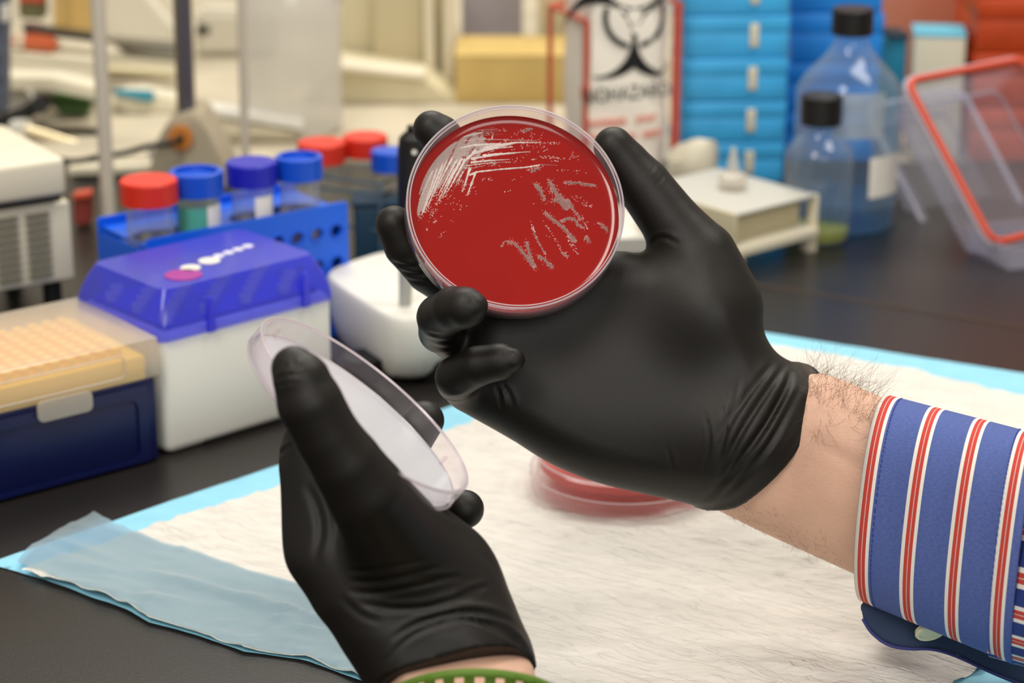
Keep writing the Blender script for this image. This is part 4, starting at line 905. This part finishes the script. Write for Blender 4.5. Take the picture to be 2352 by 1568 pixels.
# ------------------------------------------------------------------ gloved hands: one continuous surface each, meshed from a distance field
def smin(a, b, k):
    h = np.clip(.5+.5*(b-a)/k, 0, 1); return b+(a-b)*h-k*h*(1-h)
def seg_field(X, Y, Z, a, b, ra, rb, flat=1.0):
    ab = b-a; L2 = max(ab@ab, 1e-12)
    t = np.clip(((X-a[0])*ab[0]+(Y-a[1])*ab[1]+(Z-a[2])*ab[2])/L2, 0, 1)
    return np.sqrt((X-a[0]-t*ab[0])**2+(Y-a[1]-t*ab[1])**2+((Z-a[2]-t*ab[2])/flat)**2)-(ra+(rb-ra)*t)
def slab_field(X, Y, Z, poly, zc, h, R):
    """rounded slab: 2D outline, centre depth zc(x,y), half thickness h(x,y), edge rounding R"""
    x2, y2 = X[:, :, 0], Y[:, :, 0]; P = np.stack([x2.ravel(), y2.ravel()], 1)
    d = dist_poly(P, poly); d[inpoly(P, poly)] *= -1; d = d.reshape(x2.shape)
    hh_, zz_ = h(x2, y2), zc(x2, y2)
    qx = np.maximum(d+R, 0)/R; qz = (Z-zz_[:, :, None])/hh_[:, :, None]
    return (np.sqrt(qx[:, :, None]**2+qz**2)-1)*np.minimum(R, hh_)[:, :, None]
def surface_nets(Fd, lo, st):
    S = Fd < 0; nx, ny, nz = Fd.shape
    c = np.zeros((nx-1, ny-1, nz-1), np.int8)
    for i in (0, 1):
        for j in (0, 1):
            for k in (0, 1): c += S[i:nx-1+i, j:ny-1+j, k:nz-1+k]
    act = (c > 0) & (c < 8); I, J, K = np.where(act); n = len(I); ids = np.full(act.shape, -1, np.int64); ids[act] = np.arange(n)
    acc = np.zeros((n, 3)); cnt = np.zeros(n)
    for (a, b) in [((0,0,0),(1,0,0)),((0,1,0),(1,1,0)),((0,0,1),(1,0,1)),((0,1,1),(1,1,1)),((0,0,0),(0,1,0)),((1,0,0),(1,1,0)),((0,0,1),(0,1,1)),((1,0,1),(1,1,1)),((0,0,0),(0,0,1)),((1,0,0),(1,0,1)),((0,1,0),(0,1,1)),((1,1,0),(1,1,1))]:
        fa = Fd[I+a[0], J+a[1], K+a[2]]; fb = Fd[I+b[0], J+b[1], K+b[2]]; m = (fa < 0) != (fb < 0)
        t = np.where(m, fa/np.where(m, fa-fb, 1), 0)
        for q in range(3): acc[:, q] += np.where(m, a[q]+(b[q]-a[q])*t, 0)
        cnt += m
    V = np.stack([I, J, K], 1)+acc/cnt[:, None]; V = np.array(lo)+V*st
    Q = []
    for ax in range(3):
        sl0 = [slice(None)]*3; sl1 = [slice(None)]*3; sl0[ax] = slice(0, -1); sl1[ax] = slice(1, None)
        A, B = S[tuple(sl0)], S[tuple(sl1)]; m = A != B; P = np.array(np.where(m)).T
        o1, o2 = [(1, 2), (2, 0), (0, 1)][ax]
        P = P[(P[:, o1] > 0) & (P[:, o2] > 0) & (P[:, o1] < act.shape[o1]) & (P[:, o2] < act.shape[o2])]
        fl_ = A[tuple(P.T)]
        def gid(d1, d2):
            T = P.copy(); T[:, o1] += d1; T[:, o2] += d2; return ids[tuple(T.T)]
        q = np.stack([gid(-1, -1), gid(0, -1), gid(0, 0), gid(-1, 0)], 1); q[~fl_] = q[~fl_][:, ::-1]; Q.append(q)
    return V, np.concatenate(Q)
def toPx(V): return 1176-F*V[:, 0]/V[:, 2], 784+F*V[:, 1]/V[:, 2]
def vnormals(V, Q):
    n = np.cross(V[Q[:, 2]]-V[Q[:, 0]], V[Q[:, 3]]-V[Q[:, 1]]); N = np.zeros_like(V)
    for k in range(4): np.add.at(N, Q[:, k], n)
    return N/(np.linalg.norm(N, axis=1)[:, None]+1e-12)
def crease(V, N, lines, zmin=None):
    px, py = toPx(V); d = np.zeros(len(V)); front = np.clip(N[:, 2]*2.5, 0, 1)
    for ln in lines:
        pts, wd, amp = ln[:3]; zm = ln[3] if len(ln) > 3 else None
        pts = [np.array(p, float) for p in chaikin(pts, 2, False)]; seg = [np.hypot(*(b-a)) for a, b in zip(pts, pts[1:])]; tot = sum(seg); best = np.full(len(V), 1e9); tb = np.zeros(len(V)); sgn = np.zeros(len(V)); acc = 0
        for a, b, L_ in zip(pts, pts[1:], seg):
            ab = (b-a)/L_; rx, ry = px-a[0], py-a[1]; t = np.clip(rx*ab[0]+ry*ab[1], 0, L_); dd = np.hypot(rx-t*ab[0], ry-t*ab[1])
            k = dd < best; best[k] = dd[k]; tb[k] = (acc+t[k])/tot; sgn[k] = np.sign(rx*ab[1]-ry*ab[0])[k]; acc += L_
        env = np.clip(np.sin(PI*np.clip(tb, 0, 1)), 0, 1)**.6
        prof = -np.exp(-(best/wd)**2)+.7*np.exp(-((best-wd*1.9)/(wd*1.1))**2)*(sgn > 0)+.25*np.exp(-((best-wd*1.9)/(wd*1.1))**2)*(sgn < 0)
        if zm is not None: prof = prof*(V[:, 2] > zm)
        d += amp*.001*prof*env*front
    return V+N*d[:, None]
def J(px, py, d, r): return C3(px, py, d), r*d/F
def chain(pts): return [J(*p) for p in pts]
def poly_m(P, d, n=2): return [tuple(C3(p[0], p[1], d)[:2]) for p in chaikin(P, n)]
def grid(lo, hi, st):
    ax = [np.arange(l, h+st, st) for l, h in zip(lo, hi)]; return np.meshgrid(*ax, indexing='ij')
def gauss(x, y, px, py, d, s, a):
    c = C3(px, py, d); return a*np.exp(-((x-c[0])**2+(y-c[1])**2)/(s*d/F)**2)
def mesh_obj(name, V, Q, m, parent, smooth_it=2):
    # light Laplacian smoothing of the meshed surface
    for _ in range(smooth_it):
        S_ = np.zeros_like(V); c = np.zeros(len(V))
        for k in range(4):
            np.add.at(S_, Q[:, k], V[Q[:, (k+1) % 4]]); np.add.at(c, Q[:, k], 1)
        V = V*.5+.5*S_/np.maximum(c, 1)[:, None]
    return V
def finish(name, V, Q, m, parent):
    Wm = np.array([[1, 0, 0], [0, sP, -cP], [0, cP, sP]]); Vw = V@Wm.T+np.array([0, 0, HC])
    me = bpy.data.meshes.new(name); me.vertices.add(len(Vw)); me.vertices.foreach_set('co', Vw.ravel()); me.loops.add(Q.size); me.loops.foreach_set('vertex_index', Q.ravel())
    me.polygons.add(len(Q)); me.polygons.foreach_set('loop_start', np.arange(0, Q.size, 4)); me.polygons.foreach_set('loop_total', np.full(len(Q), 4)); me.update(calc_edges=True); me.validate()
    return link(name, me, m, parent, True)
M_glove = mat('black_nitrile', '130f09', .5, .46, bump=.10, bscale=2500)
M_skin = mat('forearm_skin', 'dbb098', .5, .35, sss=.15, bump=.25, bscale=700, var=.09, vscale=38)
person = thing('person', 'person in black gloves and blue striped shirt holding up a petri dish', 'person', (0, .6, 0))
PO = Vector((0, .6, 0))
def to_person(o):
    o.parent = person; o.matrix_parent_inverse = Matrix.Translation(-PO); return o
# --- raised (right) hand
st = .0011
lo = C3(835, 1260, .935); hi = C3(1900, 225, .935); X, Y, Z = grid((lo[0], lo[1], -.972), (hi[0], hi[1], -.864), st)
Dp = .935
palm = [(1425, 574), (1462, 581), (1492, 575), (1560, 520), (1640, 540), (1672, 560), (1698, 615), (1718, 660), (1748, 750), (1772, 800), (1805, 826), (1840, 836), (1900, 850), (1900, 1000), (1800, 1120), (1700, 1190), (1640, 1172), (1612, 1166), (1572, 1154), (1480, 1134), (1380, 1112), (1310, 1086), (1250, 1058), (1180, 1012), (1100, 962), (1036, 922), (1022, 880), (1060, 780), (1080, 700), (1110, 610), (1180, 570), (1300, 580)]
pm = poly_m(palm, Dp, 2)
def zc(x, y): return -Dp+gauss(x, y, 1300, 700, Dp, 160, -.004)+gauss(x, y, 1640, 700, Dp, 110, .003)
def hf(x, y): return .0135+gauss(x, y, 1620, 730, Dp, 120, .0075)+gauss(x, y, 1330, 960, Dp, 170, .0055)+gauss(x, y, 1700, 1000, Dp, 150, .008)+gauss(x, y, 1560, 1000, Dp, 150, .004)+gauss(x, y, 1800, 1020, Dp, 190, .0085)
Fd = slab_field(X, Y, Z, pm, zc, hf, .0165)
def add_chain(Fd, pts, ks, flat=1.0):
    f = None; c = chain(pts)
    for (a, b), k in zip(zip(c, c[1:]), ks):
        g = seg_field(X, Y, Z, a[0], b[0], a[1], b[1], flat); f = g if f is None else smin(f, g, .0008)
    return smin(Fd, f, ks[0])
Fd = add_chain(Fd, [(1660, 700, .934, 92), (1610, 585, .934, 78), (1545, 515, .936, 70), (1478, 425, .937, 63), (1438, 375, .936, 53), (1409, 337, .934, 46.5)], [.006]*5)
Fd = add_chain(Fd, [(1190, 640, .945, 55), (1110, 480, .951, 52), (1050, 360, .948, 50), (1010, 312, .944, 49), (991, 296, .943, 43)], [.005]*4)
Fd = add_chain(Fd, [(1090, 690, .944, 54), (985, 622, .942, 52), (932, 565, .939, 50), (905, 515, .936, 43.5)], [.005]*3)
Fd = add_chain(Fd, [(1150, 840, .938, 52), (1032, 782, .936, 42), (1010, 762, .922, 48)], [.005]*2)
Fd = add_chain(Fd, [(1190, 945, .940, 50), (1070, 890, .934, 46), (1050, 876, .922, 47)], [.005]*2)
Fd = add_chain(Fd, [(1010, 762, .922, 48), (1009, 728, .900, 52), (1042, 709, .889, 52), (1070, 706, .883, 48), (1092, 702, .880, 30)], [.0012]*4)
Fd = add_chain(Fd, [(1050, 876, .922, 47), (1048, 866, .914, 49), (1098, 840, .905, 46.5), (1150, 830, .902, 43), (1180, 826, .899, 27)], [.0012]*4)
# cuff: the glove ends on a slanted plane
nrm = np.array((.819, -.574)); c0 = C3(1730, 1000, Dp)
s_ = (X-c0[0])*nrm[0]+(Y-c0[1])*nrm[1]-(Z+Dp)*.62*1.0
Fd = Fd-.0010*np.exp(-((s_+.0005)/.0016)**2)
Fd = np.maximum(Fd, s_-.0025)
V, Q = surface_nets(Fd, (X[0, 0, 0], Y[0, 0, 0], Z[0, 0, 0]), st); V = mesh_obj('', V, Q, None, None, 2); N = vnormals(V, Q)
V = crease(V, N, [([(1805, 835), (1760, 900), (1690, 1010), (1640, 1120)], 7.5, 1.2), ([(1825, 860), (1790, 930), (1700, 1060), (1620, 1150)], 7.5, 1.3), ([(1780, 830), (1720, 900), (1660, 990), (1650, 1080)], 8, .9),
                  ([(1800, 880), (1770, 960), (1720, 1040)], 7.5, .8), ([(1618, 940), (1635, 1020), (1612, 1080)], 4, .35), ([(1650, 900), (1670, 980), (1655, 1050)], 4, .3), ([(1530, 1020), (1550, 1090), (1545, 1130)], 4, .25), ([(1700, 860), (1690, 930), (1640, 1010)], 5, .4), ([(1815, 850), (1800, 905), (1775, 950)], 7, .9), ([(1830, 900), (1760, 1040), (1660, 1140)], 7, .9),
                  ([(1138, 882), (1150, 910), (1152, 950)], 4, .9), ([(1150, 878), (1172, 905), (1180, 935)], 4, .7), ([(985, 790), (1010, 800), (1040, 798)], 3.5, .5), ([(980, 775), (1010, 785), (1045, 782)], 3.5, .5), ([(978, 762), (1005, 771), (1040, 770)], 3.5, .35), ([(1026, 915), (1060, 915), (1092, 895)], 5, .6),
                  ([(1082, 670), (1083, 695), (1092, 712)], 3, .5, -.905), ([(1170, 806), (1178, 824), (1195, 832)], 3, .45, -.92), ([(900, 600), (930, 612), (960, 610)], 4, .5), ([(915, 620), (950, 632), (985, 628)], 4, .5), ([(930, 640), (960, 648), (995, 645)], 4, .4), ([(1495, 560), (1520, 540), (1560, 560)], 5, .5),
                  ([(1505, 376), (1500, 392), (1490, 400)], 3, .2), ([(1525, 402), (1518, 415), (1508, 424)], 3, .2)])
gl = to_person(finish('glove', V, Q, M_glove, None)); gl['label'] = 'black glove on the raised hand around the dish'
# --- raised forearm (skin)
X, Y, Z = grid((C3(1560, 0, Dp)[0], C3(0, 1600, Dp)[1], -.972), (C3(2480, 0, .88)[0], C3(0, 790, Dp)[1], -.842), .0015)
arm = [(1640, 900), (1760, 838), (1838, 846), (1930, 868), (2012, 908), (2200, 985), (2470, 1090), (2470, 1530), (2200, 1428), (1930, 1303), (1770, 1232), (1640, 1168), (1560, 1120), (1560, 1000)]
def darm(px): return .935-.06*min(1, max(0, (px-1800)/670))
arm_p = [tuple(C3(p[0], p[1], darm(p[0]))[:2]) for p in chaikin(arm, 2)]
Fa = slab_field(X, Y, Z, arm_p, lambda x, y: -Dp+.06*np.clip((x-C3(1800, 0, .935)[0])/(C3(2470, 0, .875)[0]-C3(1800, 0, .935)[0]), 0, 1), lambda x, y: .0205+gauss(x, y, 2000, 1110, Dp, 260, .0055), .034)
V, Q = surface_nets(Fa, (X[0, 0, 0], Y[0, 0, 0], Z[0, 0, 0]), .0015); V = mesh_obj('', V, Q, None, None, 2); N = vnormals(V, Q)
V = crease(V, N, [([(1830, 940), (1815, 1000), (1790, 1060)], 12, .4), ([(1850, 1000), (1950, 1060), (2020, 1100)], 16, .4)])
fa = to_person(finish('forearm', V, Q, M_skin, None)); fa['label'] = 'hairy bare wrist between glove and striped cuff'
armV, armN = V, N
# hairs
M_hair = mat('arm_hair', '7a5c44', .5)
cu = bpy.data.curves.new('arm_hair', 'CURVE'); cu.dimensions = '3D'; cu.bevel_depth = .00005; cu.bevel_resolution = 0
hr = np.random.default_rng(5); px, py = toPx(V)
def hairs(mask, n, Lr, base, spread, out):
    idx = np.where(mask)[0]
    for i in hr.choice(idx, n):
        p = V[i].copy(); nn_ = N[i]; d = np.array(base)+hr.normal(size=3)*spread+nn_*out; d /= np.linalg.norm(d); L_ = hr.uniform(*Lr); curl = hr.normal(size=3)*.55
        s = cu.splines.new('POLY'); s.points.add(6)
        for k in range(7):
            w_ = c2w(p); s.points[k].co = (w_[0], w_[1]-.6, w_[2], 1); s.points[k].radius = 1-.12*k
            d = d+curl*.28; d /= np.linalg.norm(d); p = p+d*L_/6
vis = N[:, 2] > -.35
hairs((N[:, 1] > .45) & vis & (px > 1840) & (px < 2015), 300, (.008, .019), (.35, .5, .1), .45, .5)
hairs((N[:, 2] > .2) & (px > 1840) & (px < 2030) & (py > 850) & (py < 1010) & (N[:, 1] > .0), 150, (.008, .018), (.3, -.8, .0), .4, .1)
hairs((N[:, 1] < -.45) & vis & (px > 1640) & (px < 1930), 170, (.002, .005), (.6, -.3, .1), .35, .25)
ho = bpy.data.objects.new('arm_hair', cu); COL.objects.link(ho); cu.materials.append(M_hair)
ho.parent = fa; ho.matrix_parent_inverse = Matrix.Translation(-PO+Vector((0, 0, 0))); ho.location = PO; ho['kind'] = 'stuff'; ho.matrix_parent_inverse = Matrix.Identity(4); ho.location = (0, .6, 0)
# --- shirt cuff and sleeve
def stripe_mat(name, u_spacing, off, axis='U', base='5a6eb8'):
    m = bpy.data.materials.new(name); m.use_nodes = True; nt = m.node_tree; b = nt.nodes['Principled BSDF']; b.inputs['Roughness'].default_value = .8; b.inputs['Specular IOR Level'].default_value = .2
    uv = nn(nt, 'ShaderNodeUVMap'); sp = nn(nt, 'ShaderNodeSeparateXYZ'); nt.links.new(uv.outputs[0], sp.inputs[0])
    def M(op, a, b_=None):
        n = nn(nt, 'ShaderNodeMath', operation=op)
        for i, v in enumerate((a, b_)):
            if v is None: continue
            if isinstance(v, (int, float)): n.inputs[i].default_value = v
            else: nt.links.new(v, n.inputs[i])
        return n.outputs[0]
    src = sp.outputs[1] if axis == 'V' else sp.outputs[0]
    x = M('MULTIPLY', M('FRACT', M('DIVIDE', M('ADD', src, off), u_spacing)), u_spacing)   # metres within the repeat
    d = M('ABSOLUTE', M('SUBTRACT', x, .0036))
    def lt(v): return M('LESS_THAN', d, v)
    tcn = nn(nt, 'ShaderNodeMapping'); nt.links.new(uv.outputs[0], tcn.inputs[0]); tcn.inputs['Scale'].default_value = (1600, 500, 1) if axis == 'V' else (500, 1600, 1)
    no = nn(nt, 'ShaderNodeTexNoise'); no.inputs['Scale'].default_value = 1; no.inputs['Detail'].default_value = 3; nt.links.new(tcn.outputs[0], no.inputs[0])
    cr = nn(nt, 'ShaderNodeMixRGB'); cr.inputs[1].default_value = lin('41508c'); cr.inputs[2].default_value = lin('6273b0'); nt.links.new(no.outputs[0], cr.inputs[0])
    if base != '5a6eb8': cr.inputs[1].default_value = lin(base); cr.inputs[2].default_value = lin(base)
    col = cr.outputs[0]
    for v, c in ((.0032, 'ece6dc'), (.0017, 'c8473f'), (.00018, 'e3b8ae')):
        mx = nn(nt, 'ShaderNodeMixRGB'); nt.links.new(lt(v), mx.inputs[0]); nt.links.new(col, mx.inputs[1]); mx.inputs[2].default_value = lin(c); col = mx.outputs[0]
    nt.links.new(col, b.inputs['Base Color'])
    w1 = nn(nt, 'ShaderNodeTexNoise'); w1.inputs['Scale'].default_value = 1; tm = nn(nt, 'ShaderNodeMapping'); nt.links.new(uv.outputs[0], tm.inputs[0]); tm.inputs['Scale'].default_value = (2500, 2500, 1); nt.links.new(tm.outputs[0], w1.inputs[0])
    bp = nn(nt, 'ShaderNodeBump'); bp.inputs['Strength'].default_value = .35; bp.inputs['Distance'].default_value = .0004; nt.links.new(w1.outputs[0], bp.inputs['Height']); nt.links.new(bp.outputs[0], b.inputs['Normal'])
    return m
M_cuff = stripe_mat('striped_cuff_cloth', .0212, 0.0, 'V'); M_sleeve = stripe_mat('striped_sleeve_cloth', .0125, 0, 'U', '2f3f80'); M_inner = mat('dark_chambray', '39465f', .85, .2, bump=.3, bscale=1500)
def loft_sleeve(name, st_, depth, bdep, bulge, m, th, n=96):
    """stations (top px, bottom px, v in metres): closed tube around the forearm"""
    V, Q, UV = [], [], []
    for (T, B, v, db) in st_:
        dz = depth-.052*v/.064; t, b = C3(*T, dz), C3(*B, dz); c = (t+b)/2; a = (t-b)/2; perp = np.array((-a[1], a[0], 0)); perp /= np.linalg.norm(perp)   # points towards the hand
        if perp[0] > 0: perp = -perp
        for k in range(n):
            th_ = 2*PI*k/n; co_, si = math.cos(th_), math.sin(th_); e_ = .86
            cc = abs(co_)**e_*np.sign(co_); ss = abs(si)**e_*np.sign(si)
            V.append(c+a*cc+np.array((0, 0, 1))*(bdep+db)*ss+perp*bulge*ss); UV.append((k/n*.24, v))
    R = len(st_)
    for i in range(R-1):
        for k in range(n): Q.append((i*n+k, i*n+(k+1) % n, (i+1)*n+(k+1) % n, (i+1)*n+k))
    V = np.array(V); me = bpy.data.meshes.new(name); me.from_pydata([tuple(c2w(v)) for v in V], [], Q); uvl = me.uv_layers.new(name='UVMap')
    for p in me.polygons:
        for li in p.loop_indices:
            vi = me.loops[li].vertex_index; u, v = UV[vi]
            k0 = p.index % n
            if k0 == n-1 and vi % n == 0: u = .24
            uvl.data[li].uv = (u, v)
    o = link(name, me, m, None, True); so = o.modifiers.new('thickness', 'SOLIDIFY'); so.thickness = th; so.offset = -1
    return o
def lerp2(a, b, s): return (a[0]+(b[0]-a[0])*s, a[1]+(b[1]-a[1])*s)
st_ = []; T0, B0, T1, B1 = (2038, 906), (1984, 1380), (2350, 987), (2288, 1506)
for k in range(25):
    s = k/24*1.15; T, B = lerp2(T0, T1, s), lerp2(B0, B1, s)
    st_.append((T, B, s*.0640+.0003, .001*math.sin(k*.9)))
cuff = to_person(loft_sleeve('shirt_cuff', st_, .918, .033, .0125, M_cuff, .0014)); cuff['label'] = 'blue cuff with red and white stripes around the wrist'
# dotted stitching along both cuff borders
M_st = mat('blue_thread', '33449a', .8)
for s0, nm in ((.118, 'stitching'), (.985, 'stitching')):
    bm = bmesh.new(); T, B = lerp2(T0, T1, s0), lerp2(B0, B1, s0); dz = .918-.052*s0; t, b = C3(*T, dz), C3(*B, dz); c = (t+b)/2; a = (t-b)/2; perp = np.array((-a[1], a[0], 0)); perp /= np.linalg.norm(perp)
    if perp[0] > 0: perp = -perp
    for k in range(62):
        def P_(th_):
            co_, si = math.cos(th_), math.sin(th_); cc = abs(co_)**.86*np.sign(co_); ss = abs(si)**.86*np.sign(si); return c+a*cc*1.006+np.array((0, 0, 1))*(.0345)*ss+perp*.0125*ss
        a0 = .06+k*(PI-.1)/62; tube(bm, [c2w(P_(a0)), c2w(P_(a0+.028))], .00022, 4)
    o = bm_obj(nm, bm, M_st, None); o.parent = cuff; o.matrix_parent_inverse = Matrix.Identity(4); o.location = (0, 0, 0); o['kind'] = 'stuff'
st_ = []
for k in range(22):
    s = .97+k*.09; T, B = lerp2(T0, T1, s), lerp2(B0, B1, s); T = (T[0]+55, T[1]+30); B = (B[0]-2, B[1]+6-4*k); st_.append((T, B, s*.064, 0))
st2 = []
for i, (T, B, v, db) in enumerate(st_): st2.append((T, B, v, -.0015+.0022*i if i < 5 else .007))
slv = to_person(loft_sleeve('shirt_sleeve', st2, .918, .0325, .0125, M_sleeve, .001)); slv['label'] = 'sleeve cloth with lengthwise stripes gathered into the cuff'
# under flap of the cuff with its button
flap = [(1978, 1372), (1982, 1420), (2000, 1452), (2040, 1482), (2090, 1490), (2140, 1487), (2200, 1506), (2280, 1545), (2370, 1580), (2480, 1600), (2480, 1500), (2300, 1450), (2100, 1400)]
X, Y, Z = grid((C3(1960, 0, .91)[0], C3(0, 1620, .91)[1], -.925), (C3(2500, 0, .91)[0], C3(0, 1350, .91)[1], -.885), .001)
Ff = slab_field(X, Y, Z, poly_m(flap, .905, 2), lambda x, y: -.906+.003*np.sin(x*160), lambda x, y: np.full_like(x, .0012), .0012)
V, Q = surface_nets(Ff, (X[0, 0, 0], Y[0, 0, 0], Z[0, 0, 0]), .001); V = mesh_obj('', V, Q, None, None, 1)
fl2 = finish('cuff_flap', V, Q, M_inner, None); fl2.parent = cuff; fl2['label'] = 'dark inner flap of the cuff'
pp = chaikin(flap[1:9], 2, False); bm = bmesh.new()
tube(bm, [c2w(C3(p[0], p[1]+1, .9045-.003*math.sin(C3(p[0], 0, .905)[0]*160))) for p in pp], .0007, 6); ed = bm_obj('flap_piping', bm, M_cuff, None, True); ed.data.materials.clear(); ed.data.materials.append(mat('piping', '3b3f7a', .8)); ed.parent = cuff
bt = C3(2136, 1448, .893); Mb = frame_from_normal((.15, -.80, .58))
bm = bmesh.new(); lathe(bm, [(0, .0009), (.0042, .0009), (.0048, .0016), (.0058, .0016), (.0064, .0008), (.0062, -.0008), (0, -.0010)], 36)
bo = bm_obj('button', bm, mat('ivory_button', 'dcd8b4', .25, .6, sss=.2), None, True, 35); bo.matrix_world = Matrix.Translation((0, 0, HC)) @ CAMW.to_4x4() @ Matrix.Translation(Vector(bt)) @ Mb.to_4x4(); bo.parent = cuff; bo['label'] = 'ivory shirt button'
# --- lower (left) hand holding the lid
st = .0010
X, Y, Z = grid((C3(600, 0, .80)[0], C3(0, 1700, .80)[1], -.862), (C3(1300, 0, .80)[0], C3(0, 755, .76)[1]+.004, -.695), st)
hand = [(690, 940), (654, 972), (640, 1010), (633, 1062), (640, 1113), (643, 1160), (647, 1250), (656, 1295), (675, 1326), (704, 1362), (730, 1406), (762, 1440), (791, 1487), (820, 1527), (850, 1580), (880, 1700), (1290, 1700), (1238, 1540), (1222, 1470), (1200, 1428), (1177, 1371), (1145, 1296), (1108, 1239), (1078, 1212), (1012, 1158), (952, 1122), (880, 1062), (790, 1000)]
Dh = .79
hm = poly_m(hand, Dh, 2)
def zc2(x, y): yy = (y-C3(0, 1000, Dh)[1])/(C3(0, 1568, Dh)[1]-C3(0, 1000, Dh)[1]); return -.800+np.clip(yy, 0, 1.2)*.020
def hf2(x, y):
    yy = np.clip((y-C3(0, 1000, Dh)[1])/(C3(0, 1568, Dh)[1]-C3(0, 1000, Dh)[1]), 0, 1.2); return .0125+.011*np.clip(yy*1.3, 0, 1)+gauss(x, y, 960, 1240, Dh, 150, .008)
Fd = slab_field(X, Y, Z, hm, zc2, hf2, .020)
Fd = add_chain(Fd, [(1010, 1330, .787, 120), (915, 1240, .768, 114), (840, 1130, .745, 92), (795, 1064, .739, 83), (752, 1002, .735, 76), (712, 925, .731, 76), (692, 872, .730, 66), (675, 846, .731, 53)], [.007]*7)
# finger tips beyond the lid
Fd = add_chain(Fd, [(760, 1110, .812, 55), (860, 1085, .838, 50), (940, 1020, .842, 48), (975, 965, .838, 46)], [.004]*3)
Fd = add_chain(Fd, [(860, 1230, .812, 55), (960, 1205, .835, 50), (1030, 1180, .840, 47), (1067, 1169, .836, 45.5)], [.004]*3)
Fd = add_chain(Fd, [(700, 1060, .812, 52), (760, 1000, .838, 48), (850, 960, .846, 44)], [.004]*2)
# slanted glove opening at the wrist
c0 = C3(1062, 1556, Dh); axis = np.array((.30, -.954)); s_ = (X-c0[0])*axis[0]+(Y-c0[1])*axis[1]
zrel = (Z-(-.780))/.024
cxw = np.clip(1-((X-c0[0])/.046)**2, -1, 1)
Fd = np.maximum(Fd, s_+.0155*np.clip(zrel, -1.2, 1.2))
V, Q = surface_nets(Fd, (X[0, 0, 0], Y[0, 0, 0], Z[0, 0, 0]), st); V = mesh_obj('', V, Q, None, None, 2); N = vnormals(V, Q)
V = crease(V, N, [([(800, 1312), (860, 1308), (940, 1292), (980, 1282)], 5, .55), ([(800, 1335), (870, 1336), (950, 1318), (1010, 1300)], 6, .75), ([(795, 1355), (860, 1365), (960, 1345), (1065, 1318)], 6, .7), ([(820, 1385), (900, 1400), (985, 1395), (1040, 1385)], 7, .8),
                  ([(900, 1470), (940, 1440), (1010, 1415), (1100, 1400), (1180, 1430)], 7, 1.3), ([(890, 1520), (930, 1465), (1010, 1430), (1090, 1418), (1200, 1480)], 6, 1.0), ([(1040, 1372), (1100, 1350), (1125, 1345)], 6, .6), ([(1100, 1425), (1160, 1440), (1215, 1500)], 6, .9), ([(985, 1385), (1060, 1375), (1110, 1360)], 6, .5), ([(780, 1370), (830, 1415), (880, 1430)], 8, .5),
                  ([(1090, 1262), (1130, 1290), (1150, 1330)], 7, .3), ([(634, 872), (665, 858), (700, 862)], 5, .7, -.745), ([(632, 888), (662, 876), (690, 878)], 4, .5, -.745), ([(650, 840), (672, 845), (700, 840)], 5, .4, -.745), ([(672, 822), (680, 845), (692, 855)], 5, .4, -.745), ([(636, 1050), (660, 1025), (684, 1018)], 4, .5),
                  ([(700, 1110), (728, 1160), (740, 1220), (720, 1290)], 10, .7), ([(930, 1330), (1010, 1322), (1080, 1330)], 5, .3)])
gl2 = to_person(finish('glove', V, Q, M_glove, None)); gl2['label'] = 'black glove on the lower hand pinching the lid'
# left forearm skin
X, Y, Z = grid((C3(820, 0, .80)[0], C3(0, 1900, .80)[1], -.835), (C3(1330, 0, .80)[0], C3(0, 1440, .78)[1], -.715), .0015)
fa2 = [(890, 1480), (880, 1560), (900, 1900), (1290, 1900), (1270, 1700), (1236, 1560), (1215, 1490), (1100, 1460), (980, 1460)]
Fa = slab_field(X, Y, Z, poly_m(fa2, Dh, 2), lambda x, y: -.779+np.clip((C3(0, 1500, Dh)[1]-y)*.35, 0, .03), lambda x, y: np.full_like(x, .0232), .030)
V, Q = surface_nets(Fa, (X[0, 0, 0], Y[0, 0, 0], Z[0, 0, 0]), .0015); V = mesh_obj('', V, Q, None, None, 2)
f2a = to_person(finish('forearm', V, Q, M_skin, None)); f2a['label'] = 'bare lower wrist above the green band'
# green watch band: bent strip with slots
M_band = mat('green_silicone', '5f7f2c', .55, .3)
bm = bmesh.new(); nseg = 60
def band_pt(th_, off, s):  # ring around the wrist
    cx_, cy_ = C3(1095, 1612+s, .77)[:2]; a_ = .0325+off; b_ = .0262+off
    return np.array((cx_+a_*math.cos(th_), cy_+.017*math.sin(th_), -.762+b_*math.sin(th_)))
slots = []
rows = []
W_ = .020; cols_ = 9
for i in range(nseg+1):
    th_ = 2*PI*i/nseg; row = []
    for j in range(cols_):
        p = band_pt(th_, .0012, 0); p = p+np.array((-.05, -1, -.15))*(j/(cols_-1)*W_); row.append(bm.verts.new(c2w(p)))
    rows.append(row)
for i in range(nseg):
    for j in range(cols_-1):
        if j in (1, 2, 5, 6) and (i % 2 == 0) and (6 < i < 25): continue
        bm.faces.new((rows[i][j], rows[i][j+1], rows[i+1][j+1], rows[i+1][j]))
bd = bm_obj('watch_band', bm, M_band, None, True); so = bd.modifiers.new('t', 'SOLIDIFY'); so.thickness = .0022; so.offset = 0
to_person(bd); bd['label'] = 'olive green perforated watch band'
